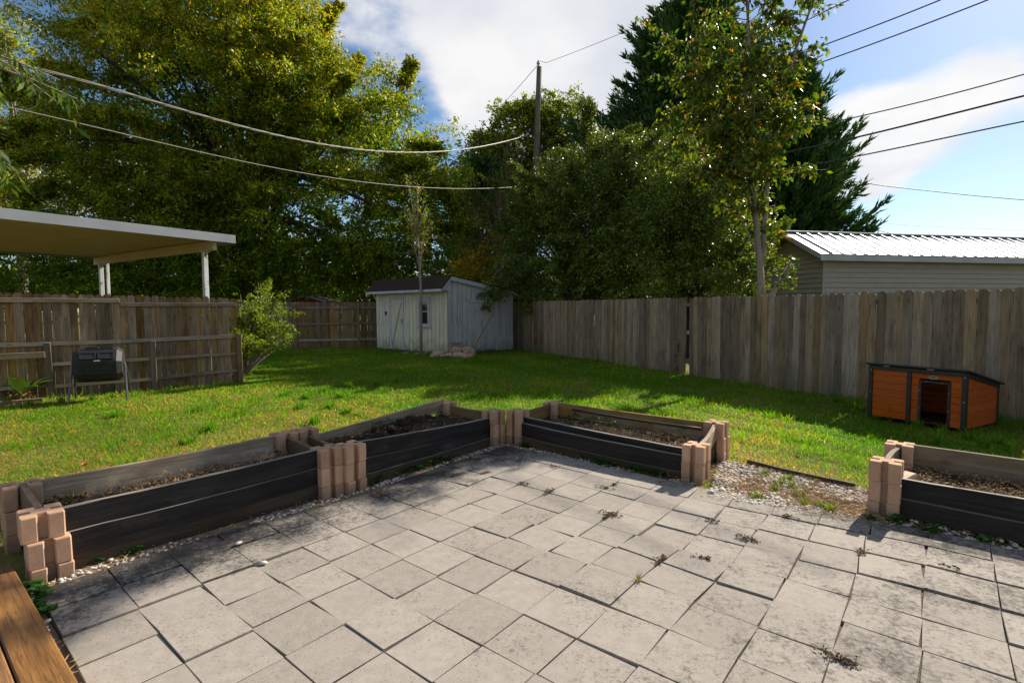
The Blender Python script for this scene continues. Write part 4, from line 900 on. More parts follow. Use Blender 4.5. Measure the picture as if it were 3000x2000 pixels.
def cable(label, a3, Yend, uend, px, rad, mat, twist=False, n=40):
    """hangs in the vertical plane between a3 on the pole and a far support; px are picture points along it"""
    A = np.array(a3[:2]); d = ray(uend, 900)[:2]; B = d / d[1] * Yend; pts = [np.array(a3)]
    px = np.array(px, float); 
    us = np.linspace(px[0, 0], px[-1, 0], n); cf = np.polyfit(px[:, 0], px[:, 1], min(3, len(px) - 1)); vs_ = np.polyval(cf, us)
    for u, v in zip(us, vs_):
        r_ = ray(u, v); M_ = np.array([[r_[0], -(B - A)[0]], [r_[1], -(B - A)[1]]]); s_, f_ = np.linalg.solve(M_, A); pts.append(np.array([0, 0, CH]) + r_ * s_)
    mb = MB()
    if twist:
        P = np.array(pts); L = np.r_[0, np.cumsum(np.linalg.norm(np.diff(P, axis=0), axis=1))]; ss = np.linspace(0, L[-1], 220); Pi = np.stack([np.interp(ss, L, P[:, k]) for k in range(3)], 1)
        for ph in (0, 2.1, 4.2): mb.tube([p + np.array((0, math.cos(s * 5 + ph), math.sin(s * 5 + ph))) * rad for p, s in zip(Pi, ss)], rad * .9, 5)
    else: mb.tube(pts, rad, 6)
    return tag(mb.build('overhead_cable', MAT[mat], None, True), label, 'cable', 'overhead cables on the utility pole')
cable('thick twisted pale cable sagging from the pole toward the carport', at(1548, 384, PY - .1), 6.5, -150, [(1540, 388), (1480, 416), (1400, 441), (1300, 450), (1150, 445), (1000, 427), (800, 389), (600, 340), (400, 283), (200, 228), (0, 183), (-150, 150)], .012, 'cable_light', True)
cable('thin pale cable sagging below the twisted one toward the carport', at(1560, 535, PY - .1), 6.5, -150, [(1545, 541), (1450, 553), (1350, 557), (1200, 548), (1000, 523), (800, 490), (600, 446), (400, 402), (200, 357), (0, 312), (-150, 278)], .009, 'cable_light')
RW = [('highest thin dark wire crossing the slender tree top', 395, [(1640, 372), (1860, 290), (2100, 178), (2373, 58), (2520, -15), (2650, -80)], .012),
      ('dark wire passing over the slim tree, just above a parallel one', 400, [(1640, 410), (1860, 330), (2100, 245), (2360, 154), (2650, 42), (2755, 0), (2900, -60)], .014),
      ('dark wire parallel and just below the pair crossing the slim tree', 432, [(1640, 425), (1900, 350), (2100, 288), (2337, 205), (2650, 96), (2895, 0), (3000, -42)], .014),
      ('single dark wire in the sky above the double bundled cable', 440, [(1640, 462), (1900, 440), (2150, 415), (2400, 366), (2600, 322), (2800, 272), (3000, 218), (3100, 190)], .013),
      ('double bundled dark cable in the sky, thickest of the wires', 455, [(1640, 500), (1900, 500), (2150, 475), (2280, 452), (2400, 424), (2600, 380), (2800, 333), (3000, 282), (3100, 256)], .02),
      ('lowest thick dark cable above the metal roof', 540, [(1640, 545), (1900, 545), (2100, 528), (2293, 498), (2400, 475), (2600, 440), (2800, 400), (3000, 357), (3100, 334)], .015)]
for lab, v0, px, rad in RW: cable(lab, pole_at(v0) + np.array((.2, -.15, 0)), 9.5, 3250, px, rad, 'cable_dark')
cable('hair-thin wire rising from the pole top over the dark cypress', pt + np.array((0, 0, .25)), 14., 2300, [(1600, 184), (1700, 148), (1800, 105), (1945, 45), (2100, -25)], .008, 'cable_dark')
def farwire(label, px, Y0, Y1, rad, v=None):
    n_ = len(px); mb = MB(); mb.tube([at(u, v_, Y0 + (Y1 - Y0) * i / (n_ - 1)) for i, (u, v_) in enumerate(px)], rad, 5); tag(mb.build('overhead_cable', MAT['cable_dark'], None, True), label, 'cable', 'distant overhead wires')
farwire('slack distant wire low in the blue sky beside the cypress', [(2400, 515), (2510, 533), (2600, 546), (2700, 557), (2850, 573), (3000, 586), (3150, 596)], 34, 30, .024)
farwire('distant wire sloping down behind the metal roof ridge', [(2400, 630), (2490, 655), (2600, 682), (2720, 703), (2850, 720)], 34, 32, .02)
farwire('faint distant wire level above the metal roof ridge', [(2400, 640), (2520, 650), (2700, 662), (2850, 669), (3000, 675), (3150, 680)], 60, 60, .018)
farwire('hair-thin wire running down behind the big tree from the pole top', [(1578, 188), (1520, 255), (1470, 310), (1420, 362), (1380, 402)], 23, 38, .012)
# ================================================================== VEGETATION
def unit(n): v = rng.normal(size=(n, 3)); return v / np.linalg.norm(v, axis=1, keepdims=True)
def ell(u, v, Y, ru, rv, rd): return (at(u, v, Y), np.array((ru * Y / F, rd, rv * Y / F)))
def clumps(ells, n, surf=.55, zmin=.3, jit=.12):
    vol = np.array([e[1][0] * e[1][1] * e[1][2] for e in ells]) ** .95; k = rng.choice(len(ells), n, p=vol / vol.sum())
    c = np.array([e[0] for e in ells])[k]; r = np.array([e[1] for e in ells])[k]
    rad = surf + (1 - surf) * rng.random(n) ** .7; P = c + unit(n) * r * rad[:, None] * (1 + rng.normal(0, jit, (n, 1)))
    return P[P[:, 2] > zmin]
def leafmesh(name, C, per, rad, L, W, pal, wts, mat, droop=-.45, dsp=.5, flat=.7, bright=(.65, 1.2), topbias=None, smin=.5, smax=1.5, front=None):
    n = len(C); N = n * per; K = 11; rr = np.full(n, rad) if np.ndim(rad) == 0 else np.asarray(rad)
    tw = unit(n * K).reshape(n, K, 3) * np.array((1, 1, flat)) + np.array((0, 0, .12)); ci = np.repeat(np.arange(n), per); d = tw[ci, rng.integers(0, K, N)]
    tt = rng.random(N) ** .6; P = C[ci] + d * (rr[ci] * 1.75 * tt)[:, None] + rng.normal(size=(N, 3)) * (rr[ci] * .16)[:, None] - np.array((0, 0, 1)) * (rr[ci] * .35 * tt * tt)[:, None]
    ls = rng.uniform(smin, smax, N) * (1.1 - .25 * tt)
    V = quads(P, L * ls, W * ls, np.arctan2(d[:, 1], d[:, 0]) + rng.normal(0, .9, N), rng.normal(droop, dsp, N))
    pal = np.array(pal); col = pal[rng.choice(len(pal), N, p=np.array(wts) / sum(wts))]
    if topbias is not None:      # sunlight put into the leaf colour: more yellow leaves towards the crown top
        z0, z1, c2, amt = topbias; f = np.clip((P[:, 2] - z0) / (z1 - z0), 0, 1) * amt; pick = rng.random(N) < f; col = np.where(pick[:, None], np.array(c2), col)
    col = col * np.repeat(rng.uniform(*bright, n), per)[:, None] * rng.uniform(.75, 1.25, (N, 1))
    return npmesh(name, V, 4, mat, np.clip(col, 0, .9))
def limbs(mb, base, fork, C, k, r0, r1, wob=.06):
    idx = rng.choice(len(C), min(k, len(C)), replace=False); base, fork = np.array(base, float), np.array(fork, float)
    mb.tube([base + (fork - base) * f + np.array((math.sin(f * 5), math.cos(f * 4), 0)) * wob * r0 * 3 * f for f in np.linspace(0, 1, 6)], [r0 * (1 - .35 * f) for f in np.linspace(0, 1, 6)], 10)
    for i in idx:
        e = C[i]; f0 = rng.uniform(.55, 1.); s = base + (fork - base) * f0; m = s + (e - s) * .5 + np.array((0, 0, np.linalg.norm(e - s) * .12)) + rng.normal(0, .05, 3) * np.linalg.norm(e - s)
        q = [s * (1 - f) ** 2 + 2 * m * f * (1 - f) + e * f * f for f in np.linspace(0, 1, 6)]; rr = r1 * rng.uniform(.6, 1.1)
        mb.tube(q, [rr * (1 - .85 * f) for f in np.linspace(0, 1, 6)], 6)
def shoots(mb, C, cen, k, ln, up=.5):
    out = []
    for i in rng.choice(len(C), k):
        s = C[i]; d = s - cen; d = d / (np.linalg.norm(d) + 1e-6) + np.array((0, 0, up)) + rng.normal(0, .35, 3); d /= np.linalg.norm(d); L = ln * rng.uniform(.5, 1.2); e = s + d * L
        q = [s + d * L * g - np.array((0, 0, .25 * L * g * g)) for g in np.linspace(-.3, 1, 6)]; mb.tube(q, [.010 * (1 - g) + .003 for g in np.linspace(0, 1, 6)], 4)
        out += [s + d * L * g - np.array((0, 0, .25 * L * g * g)) for g in np.linspace(.1, 1, int(3 + 5 * L))]
    return np.array(out)
def tree(name, label, cat, base, fork, ells, n, per, rad, L, W, pal, wts, mat='leaf', bark='bark_dark', r0=.3, r1=.12, nl=40, group=None, surf=.55, zmin=.4, filt=None, shoot=None, inner=None, **kw):
    root = thing(name, label, cat, tuple(base), 0, group); C = clumps(ells, n, surf, zmin)
    if filt is not None: C = C[filt(C)]
    mb = MB(); limbs(mb, base, fork, C, nl, r0, r1)
    if shoot: S = shoots(mb, C, np.mean([e[0] for e in ells], 0) - np.array((0, 0, 1.)), *shoot)
    mb.build('trunk', MAT[bark], root, True); CC, RR = C, np.full(len(C), rad)
    if shoot: m = max(1, int(len(S) * shoot_f)); CC = np.concatenate([C, S[rng.permutation(len(S))[:m]]]); RR = np.concatenate([RR, np.full(m, rad * .38)])
    me = leafmesh('crown', CC - np.array(base), per, RR, L, W, pal, wts, MAT[mat], **kw); place('crown', me, root)
    if inner:
        n_, L_, W_ = inner; Ci = clumps([(c_, r_ * .72) for c_, r_ in ells if r_.min() > 1.1], n_, .05, zmin); Ci = Ci[filt(Ci)] if filt is not None else Ci
        me = leafmesh('inner_foliage', Ci - np.array(base), 14, rad * 1.1, L_, W_, pal[:3], (1, 1, 2), MAT[mat], droop=-.3); place('inner_foliage', me, root)
    return root
shoot_f = 1.
GRN = [(.10, .19, .006), (.17, .26, .008), (.06, .13, .006), (.32, .33, .01), (.45, .36, .012), (.5, .24, .015)]
# the big spreading tree over the far lawn
E1 = [ell(620, 330, 29, 420, 330, 7), ell(900, 330, 29, 230, 250, 5), ell(1110, 430, 28, 170, 170, 4), ell(1200, 620, 27, 175, 220, 3.5), ell(430, 600, 29, 310, 220, 6), ell(850, 660, 28, 350, 200, 5),
      ell(560, 40, 30, 330, 170, 6), ell(800, 110, 30, 170, 170, 5), ell(1150, 330, 28, 100, 110, 2.6), ell(240, 470, 29, 120, 260, 4), ell(330, 90, 30, 160, 120, 3), ell(1290, 470, 28, 85, 130, 2.2), ell(1300, 640, 27.5, 90, 170, 2.2), ell(920, 210, 29.5, 130, 170, 3.5),
      ell(300, 750, 28, 300, 90, 2.5), ell(650, 760, 28, 300, 90, 2.5), ell(1000, 770, 28, 250, 80, 2.5), ell(1260, 770, 27.5, 110, 80, 2)]
b1 = at(735, 850, 29); b1[2] = 0; f1 = at(700, 480, 29)
zt = at(700, 0, 29)[2]
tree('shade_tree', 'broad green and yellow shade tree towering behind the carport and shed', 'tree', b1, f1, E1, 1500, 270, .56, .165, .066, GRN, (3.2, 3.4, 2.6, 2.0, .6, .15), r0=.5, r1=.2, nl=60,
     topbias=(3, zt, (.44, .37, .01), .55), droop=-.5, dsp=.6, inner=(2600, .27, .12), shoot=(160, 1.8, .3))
E2 = [ell(40, 300, 37, 110, 190, 4), ell(80, 540, 37, 150, 130, 4), ell(30, 130, 37, 70, 80, 2.5), ell(150, 430, 37, 60, 80, 2), ell(-150, 350, 37, 160, 260, 5)]
b2 = at(60, 850, 37); b2[2] = 0
tree('autumn_tree', 'yellowing autumn tree beyond the carport, partly hidden by the big tree', 'tree', b2, at(60, 480, 37), E2, 330, 170, .6, .23, .09, GRN, (1.4, 2.2, .8, 3, 2, .6), bark='bark_grey', r0=.35, r1=.14, nl=26, droop=-.5)
# shrubs under the big tree, behind carport and fence
UND = [(2.6, 2.4, 2.4, 1.2, .4, .1)]
for lab, es, bu, Y in (('dark leafy shrub seen beneath the near end of the carport roof', [ell(40, 770, 25, 140, 130, 1.6), ell(200, 790, 25, 120, 110, 1.5), ell(-90, 740, 25, 120, 160, 1.6)], 90, 25),
                       ('dark leafy shrub seen between the two carport posts', [ell(380, 780, 25, 130, 110, 1.5), ell(520, 770, 25, 110, 120, 1.5)], 450, 25),
                       ('shrub behind the bare-stemmed bush and far board fence', [ell(680, 760, 26, 140, 130, 1.6), ell(830, 790, 26, 110, 100, 1.5)], 740, 26),
                       ('green shrub rising behind the shed roof beside the tall fence', [ell(1010, 770, 26.5, 130, 100, 1.5), ell(1200, 760, 26.5, 120, 100, 1.5)], 1090, 26.5)):
    b = at(bu, 860, Y); b[2] = 0
    tree('understory_shrub', lab, 'shrub', b, b + np.array((0, 0, 1.4)), es, 210, 90, .34, .14, .06, GRN, (2.4, 2.2, 3, .8, .3, .05), r0=.09, r1=.05, nl=16, group='shrubs beneath the big tree', surf=.35, zmin=.2)
# dense shrub mass overhanging the grey fence
SH = [(.08, .14, .010), (.13, .2, .012), (.20, .26, .02), (.045, .085, .008), (.18, .15, .025), (.13, .09, .03)]
def behind(Pc, m=.35):
    d = Pc[:, :2] - R0; nrm = np.array([rd[1], -rd[0]]); nrm = nrm if nrm @ np.array((1, .4)) > 0 else -nrm
    return d @ nrm > m
E3 = [ell(1500, 730, 22.5, 110, 120, 1.4), ell(1560, 640, 22, 150, 130, 1.8), ell(1700, 590, 20, 190, 150, 2.1), ell(1850, 560, 18.5, 190, 150, 2.2), ell(1800, 750, 17.5, 260, 120, 1.8), ell(1640, 790, 19.5, 180, 90, 1.4), ell(1780, 450, 19, 90, 60, 1.2), ell(1660, 500, 20, 80, 70, 1), ell(1930, 470, 18.5, 110, 80, 1.4), ell(1500, 830, 21.2, 130, 60, 1.2)]
b3 = at(1700, 860, 19); b3[2] = 0
tree('spreading_shrub', 'huge small-leaved shrub billowing over the grey fence behind the shed', 'shrub', b3, b3 + np.array((0, 0, 2.2)), E3, 1250, 130, .30, .085, .042, SH, (3, 3, 2.2, 2, .5, .5), 'shrub_leaf', r0=.16, r1=.07, nl=70, surf=.4, zmin=.9, droop=-.1, dsp=.7, filt=lambda C: behind(C, .5), shoot=(110, 1.4, .7), inner=(500, .16, .09))
E3b = [ell(2010, 640, 15.5, 150, 190, 1.8), ell(2120, 720, 14, 110, 150, 1.3), ell(1990, 810, 14.5, 160, 70, 1.1), ell(2150, 830, 12.8, 80, 60, .7)]
b4 = at(2020, 860, 15); b4[2] = 0
tree('spreading_shrub', 'glossy dark shrub behind the slender two-stemmed tree and grey fence', 'shrub', b4, b4 + np.array((0, 0, 1.8)), E3b, 520, 120, .3, .075, .04, SH, (3, 3, 2.4, 2, .3, .2), 'shrub_leaf', r0=.1, r1=.05, nl=40, surf=.4, zmin=.9, droop=-.1, dsp=.7, filt=lambda C: behind(C, .4), shoot=(60, .9, .6), inner=(250, .14, .08))
# long arching twigs of the shrub with drooping spray over the shed
root = thing('overhanging_branch', 'drooping leafy shrub branch hanging over the shed gable and fence corner', 'branch', tuple(at(1560, 800, 20.6)))
C = []; mb = MB()
for (u, v, Y), n_ in (((1430, 905, 18.6), 9), ((1465, 880, 18.9), 8), ((1445, 850, 19.0), 8), ((1530, 905, 19.4), 8), ((1550, 870, 19.5), 8), ((1500, 850, 19.6), 8), ((1580, 880, 19.0), 6), ((1410, 875, 18.5), 5), ((1620, 868, 18.3), 5), ((1690, 868, 17.2), 5)):
    e = at(u, v, Y); s = at(u + 100, v - 110, Y + 1.6); q = [s + (e - s) * f + np.array((0, 0, .35 * math.sin(3.1 * f))) for f in np.linspace(0, 1, 7)]; mb.tube(q, [.016 * (1 - .8 * f) + .003 for f in np.linspace(0, 1, 7)], 5)
    for f in np.linspace(.25, 1, n_ * 2): C.append(s + (e - s) * f + np.array((0, 0, .35 * math.sin(3.1 * f))) + rng.normal(0, .09, 3))
mb.build('twigs', MAT['bark_grey'], root); place('foliage', leafmesh('foliage', np.array(C) - np.array(root.location), 55, .15, .10, .045, SH, (3, 3, 2.2, 2, .3, .1), MAT['shrub_leaf'], droop=-.4), root)
# yellow shrub behind the shed
b = at(1420, 860, 25); b[2] = 0
tree('yellow_shrub', 'yellow and orange autumn shrub glowing behind the shed gable', 'shrub', b, b + np.array((0, 0, 1.5)), [ell(1390, 800, 25, 90, 55, 1.2), ell(1450, 750, 25, 70, 70, 1.2), ell(1350, 830, 25, 60, 35, 1)], 130, 80, .3, .13, .065,
     [(.5, .38, .02), (.6, .38, .03), (.28, .3, .02), (.6, .25, .02), (.14, .2, .015)], (3, 2.4, 2.2, 1, 1), r0=.06, r1=.04, nl=20, surf=.3, bark='bark_grey')
b = at(1480, 860, 24.5); b[2] = 0
tree('bare_twiggy_shrub', 'thin half-bare brownish shrub beside the utility pole', 'shrub', b, b + np.array((0, 0, 2.5)), [ell(1450, 640, 25, 100, 100, 1.2), ell(1500, 560, 25, 70, 70, 1), ell(1420, 740, 25, 90, 70, 1), ell(1500, 470, 24, 50, 90, .8)], 210, 60, .32, .085, .04,
     [(.13, .11, .03), (.10, .07, .035), (.2, .14, .03), (.07, .09, .02)], (3, 2, 1.5, 2), r0=.07, r1=.03, nl=70, surf=.3, bark='bark_grey')
# distant oak and conifer behind the pole
b = at(1530, 860, 48); b[2] = 0
tree('distant_oak', 'rounded distant tree with sunlit yellow green clumps behind the utility pole', 'tree', b, at(1540, 560, 48), [ell(1530, 410, 48, 130, 100, 4), ell(1630, 370, 48, 90, 75, 3), ell(1440, 480, 48, 75, 90, 3), ell(1540, 320, 48, 35, 25, 1.5), ell(1500, 540, 48, 110, 60, 3), ell(1600, 560, 48, 100, 60, 3)],
     300, 170, .7, .3, .14, [(.10, .16, .012), (.2, .23, .014), (.05, .09, .01), (.34, .30, .02)], (3, 2.6, 1.6, 1.4), r0=.4, r1=.18, nl=30, surf=.65, droop=0)
# ---- evergreens
def cypress(label, base, H, Rb, nb, zlow, power=.8, k_=1.):
    root = thing('cypress', label, 'tree', tuple(base), 0, 'dark evergreens behind the shrubs'); mb = MB()
    mb.tube([(0, 0, z) for z in np.linspace(0, H * .97, 8)], [.26 * (1 - f) + .02 for f in np.linspace(0, 1, 8)], 8)
    PP, DD = [], []
    for k in range(nb):
        h = zlow + (H - zlow) * (rng.random() ** 1.15); f = 1 - (h - zlow) / (H - zlow); rad = Rb * (f ** power) * rng.uniform(.62, 1.14) + .12
        an = rng.uniform(0, 2 * math.pi); rad *= 1 + .2 * math.sin(2 * an + 1.3 * h / k_) + .16 * math.sin(5 * an - 2.1 * h / k_); out = np.array((math.cos(an), math.sin(an), 0)); e = np.array((0, 0, h)) + out * rad + np.array((0, 0, rad * rng.uniform(.22, .55)))
        s = np.array((0, 0, h)); q = [s + (e - s) * g + np.array((0, 0, -.12 * rad * math.sin(3.1 * g))) for g in np.linspace(0, 1, 5)]
        if k % 3 == 0: mb.tube(q, [.035 * (1 - .85 * g) + .004 for g in np.linspace(0, 1, 5)], 5)
        m = int((26 + 34 * rad) / k_ ** .5); g = rng.uniform(.25, 1.0, m) ** .75; P = s + (e - s) * g[:, None] + np.stack([0 * g, 0 * g, -.12 * rad * np.sin(3.1 * g)], 1)
        P += rng.normal(0, 1, (m, 3)) * (.05 + .20 * (1.05 - g))[:, None] * min(1, rad * .45 + .15)
        d = (e - s) / np.linalg.norm(e - s) * .8 + unit(m) * .55 + np.array((0, 0, .35)); DD.append(d / np.linalg.norm(d, axis=1, keepdims=True)); PP.append(P)
    P, D = np.concatenate(PP), np.concatenate(DD); N = len(P); L = rng.uniform(.16, .42, N) * k_; W = rng.uniform(.045, .09, N) * k_; s = np.cross(D, rng.normal(size=(N, 3))); s /= np.linalg.norm(s, axis=1, keepdims=True)
    V = np.stack([P, P + D * (L * .4)[:, None] + s * (W * .5)[:, None], P + D * L[:, None], P + D * (L * .4)[:, None] - s * (W * .5)[:, None]], 1).reshape(-1, 3)
    pal = np.array([(.03, .085, .02), (.05, .12, .024), (.08, .16, .026), (.02, .055, .016)]); col = pal[rng.integers(0, 4, N)] * rng.uniform(.7, 1.25, (N, 1))
    mb.build_at = None; me = mb.mesh('trunk', MAT['bark_dark'], (0, 0, 0), True); place('trunk', me, root); place('crown', npmesh('crown', V, 4, MAT['needle'], col), root)
b = at(2010, 860, 38.); b[2] = 0; cypress('tallest dark green cypress rising behind the slender two-stemmed tree', b, at(2010, -5, 38.)[2], 8.2, 1700, 3.5, .6, 1.75)
b = at(1415, 860, 42.); b[2] = 0; cypress('dark conifer closing the gap between big tree and utility pole', b, at(1415, 470, 42.)[2], 3.6, 520, 1.0, .5, 1.9)
b = at(2300, 860, 33.); b[2] = 0; cypress('lower dark cypress with feathery boughs beside the metal roof', b, at(2310, 180, 33)[2], 3.6, 1100, 3.2, .5, 1.5)
# ---- slender two-stemmed tree by the fence
cb_ = at(2227, 870, 10.8); cb_[2] = 0; ch = thing('slender_tree', 'slender two-stemmed tree with green and orange leaves behind the grey fence', 'tree', tuple(cb_)); mb = MB(); tips = []
def stem(px, r0, r1, Yv):
    P = [at(u, v, y) for (u, v), y in zip(px, Yv)]; mb.tube(P, list(np.linspace(r0, r1, len(P))), 9); return [np.array(p) for p in P]
sA = stem([(2228, 900), (2228, 800), (2215, 640), (2203, 520), (2190, 400), (2183, 250), (2195, 100), (2185, -40), (2170, -150)], .075, .018, [10.8] * 9); sA[0][2] = 0
mb.tube([cb_ + np.array((0, 0, 0)), at(2228, 880, 10.8)], [.085, .078], 9)
sB = stem([(2228, 830), (2238, 700), (2246, 560), (2262, 430), (2290, 300), (2330, 150), (2380, 10), (2420, -120)], .055, .015, [10.8, 10.85, 10.85, 10.85, 10.85, 10.85, 10.85, 10.85])
sC = stem([(2212, 640), (2170, 520), (2110, 400), (2080, 320), (2040, 250), (2020, 120)], .028, .008, [10.8, 10.75, 10.7, 10.7, 10.65, 10.65])
sD = stem([(2225, 760), (2160, 620), (2100, 540), (2060, 500)], .025, .008, [10.8, 10.7, 10.7, 10.6])
LC = []
def sprays(S, i0, i1, n, reach, updir=.35):
    for _ in range(n):
        f = rng.uniform(i0, i1); i = min(int(f), len(S) - 2); s = S[i] + (S[i + 1] - S[i]) * (f - i); an = rng.uniform(0, 2 * math.pi); L = reach * rng.uniform(.4, 1.1)
        e = s + np.array((math.cos(an), math.sin(an) * .8, rng.normal(updir, .3))) * L; m = (s + e) / 2 + np.array((0, 0, .1 * L)); q = [s * (1 - g) ** 2 + 2 * m * g * (1 - g) + e * g * g for g in np.linspace(0, 1, 5)]
        mb.tube(q, [.010 * (1 - g) + .003 for g in np.linspace(0, 1, 5)], 4)
        for g in rng.uniform(.3, 1, int(7 + 9 * L)): LC.append(s * (1 - g) ** 2 + 2 * m * g * (1 - g) + e * g * g + rng.normal(0, .05, 3))
sprays(sA, 2.6, 5.2, 60, 1.25); sprays(sA, 5.2, 7.2, 36, 1.1); sprays(sB, 2.4, 4.6, 30, .9); sprays(sB, 4.6, 6.3, 24, .9); sprays(sC, .8, 4.9, 75, 1.05); sprays(sD, .8, 2.9, 16, .7); sprays(sA, 1.4, 3, 10, .5); sprays(sB, .6, 2, 8, .5)
mb.build('trunk', MAT['bark_grey'], ch, True)
CH_ = [(.06, .12, .008), (.10, .16, .01), (.19, .2, .012), (.28, .22, .025), (.45, .20, .02), (.04, .075, .012)]
place('crown', leafmesh('crown', np.array(LC) - cb_, 4, .07, .115, .058, CH_, (3, 3, 2, 1, .35, 2), MAT['leaf'], droop=-.7, dsp=.4, bright=(.8, 1.2)), ch)
# cut stump shoot beside it
sb = at(2275, 870, 10.7); sb[2] = 0; ss = thing('stump_shoot', 'lopped trunk sprouting green shoots beside the slender tree', 'tree', tuple(sb)); mb = MB(); mb.tube([sb, at(2262, 860, 10.7), at(2300, 800, 10.7), at(2318, 765, 10.7)], [.07, .06, .045, .02], 8); mb.build('trunk', MAT['bark_grey'], ss, True)
C = np.array([at(rng.uniform(2285, 2330), rng.uniform(755, 850), 10.7) for _ in range(45)]); place('crown', leafmesh('crown', C - sb, 5, .05, .09, .04, [(.09, .15, .015), (.2, .2, .02), (.05, .09, .012)], (3, 1.5, 2), MAT['leaf'], droop=.3), ss)
# ---- open bush beside the fence end
# far wood closing the view between the trunks
TLc = np.concatenate([clumps([ell(u, 858 + 12 * math.sin(u * .02), 70, 120, 65 + 25 * math.sin(u * .013 + 1), 2)], 34, .2, -.5) for u in range(-300, 2700, 150)])
tag(place('far_wood', leafmesh('far_wood', TLc, 60, 1.1, .8, .4, GRN, (3, 2, 3, .8, .3, .1), MAT['leaf'], droop=0)), 'far dark belt of woodland glimpsed between trunks and fences', 'woodland', kind='stuff')
bb_ = ground(722, 1096); bu = thing('open_bush', 'open many-stemmed bush with small yellow green leaves at the fence end', 'bush', tuple(bb_)); mb = MB(); C = []
for k in range(46):
    an = rng.uniform(0, 2 * math.pi); w = rng.uniform(.3, 1.3); h = rng.uniform(.9, 2.25) * (1.1 - .3 * w); e = bb_ + np.array((math.cos(an) * w, math.sin(an) * w, h)); m = bb_ + np.array((math.cos(an) * w * .35, math.sin(an) * w * .35, h * .6)); q = [bb_ * (1 - g) ** 2 + 2 * m * g * (1 - g) + e * g * g for g in np.linspace(0, 1, 7)]
    mb.tube(q, [.022 * (1 - g) + .004 for g in np.linspace(0, 1, 7)], 5)
    for _ in range(5):
        g = rng.uniform(.4, .95); s = bb_ * (1 - g) ** 2 + 2 * m * g * (1 - g) + e * g * g; e2_ = s + unit(1)[0] * np.array((.32, .32, .28)) + np.array((0, 0, .14)); mb.tube([s, e2_], [.006, .003], 4); C += [s + (e2_ - s) * f for f in rng.uniform(.2, 1, 7)]
    C += [bb_ * (1 - g) ** 2 + 2 * m * g * (1 - g) + e * g * g for g in rng.uniform(.55, 1, 8)]
mb.build('stems', MAT['bark_grey'], bu); place('crown', leafmesh('crown', np.array(C) - bb_, 11, .07, .06, .03, [(.16, .24, .02), (.23, .28, .025), (.10, .16, .015), (.30, .28, .03)], (3, 2.5, 2, 1), MAT['leaf'], droop=.1, dsp=.6), bu)
# ---- slim young tree in front of the shed
yb = ground(1234, 1037); yt = thing('young_tree', 'slim bare-trunked young tree in front of the shed window', 'tree', tuple(yb)); mb = MB(); Yd = yb[1]
S1 = [yb, at(1233, 950, Yd), at(1233, 860, Yd), at(1231, 800, Yd), at(1228, 740, Yd), at(1222, 690, Yd), at(1210, 620, Yd), at(1200, 540, Yd)]; mb.tube(S1, [.058, .05, .046, .04, .028, .02, .014, .008], 8)
C = []
for (i, u, v) in ((3, 1240, 690), (3, 1245, 640), (4, 1190, 640), (4, 1260, 650), (5, 1180, 600), (5, 1225, 560), (4, 1215, 610), (3, 1205, 700), (6, 1190, 520), (6, 1230, 540), (5, 1250, 600)):
    e = at(u, v, Yd + rng.normal(0, .5)); s = S1[i]; m = s + (e - s) * .4 + np.array((0, 0, .25)); q = [s * (1 - g) ** 2 + 2 * m * g * (1 - g) + e * g * g for g in np.linspace(0, 1, 6)]; mb.tube(q, [.014 * (1 - g) + .004 for g in np.linspace(0, 1, 6)], 5)
    C += [s * (1 - g) ** 2 + 2 * m * g * (1 - g) + e * g * g + rng.normal(0, .1, 3) for g in rng.uniform(.35, 1, 16)]
mb.build('trunk', MAT['bark_grey'], yt, True); place('crown', leafmesh('crown', np.array(C) - yb, 7, .12, .11, .035, [(.18, .18, .02), (.10, .14, .015), (.28, .2, .03)], (3, 3, 1), MAT['leaf'], droop=-.9), yt)
# ---- near tree reaching in over the carport corner
nb_ = np.array((-7.4, 4.6, 0)); nt = thing('near_tree', 'nearby tree whose large-leaved branch tips hang beside the pale cables', 'tree', tuple(nb_)); mb = MB(); mb.tube([nb_, nb_ + (0, 0, 2.5), nb_ + (.3, .3, 4.6), nb_ + (.2, .4, 6.2)], [.16, .13, .10, .05], 9); C = []
for u, v, n_ in ((175, 235, 5), (225, 290, 6), (200, 325, 5), (110, 235, 5), (60, 200, 5), (20, 470, 8), (45, 500, 5), (0, 520, 5), (-40, 440, 6), (-60, 260, 8)):
    e = at(u, v, 6.2); s = nb_ + np.array((.3, .3, 4.6 + rng.uniform(-.6, .5))); m = (s + e) / 2 + np.array((0, 0, .45)); q = [s * (1 - g) ** 2 + 2 * m * g * (1 - g) + e * g * g for g in np.linspace(0, 1, 8)]; mb.tube(q, [.03 * (1 - g) + .004 for g in np.linspace(0, 1, 8)], 5)
    C += [s * (1 - g) ** 2 + 2 * m * g * (1 - g) + e * g * g + rng.normal(0, .07, 3) for g in np.linspace(.8, 1.0, n_)]
mb.build('trunk', MAT['bark_grey'], nt, True); place('crown', leafmesh('crown', np.array(C) - nb_, 4, .07, .15, .045, [(.08, .14, .02), (.14, .17, .03), (.05, .09, .015)], (3, 2, 2), MAT['leaf'], droop=-1.0, dsp=.3), nt)
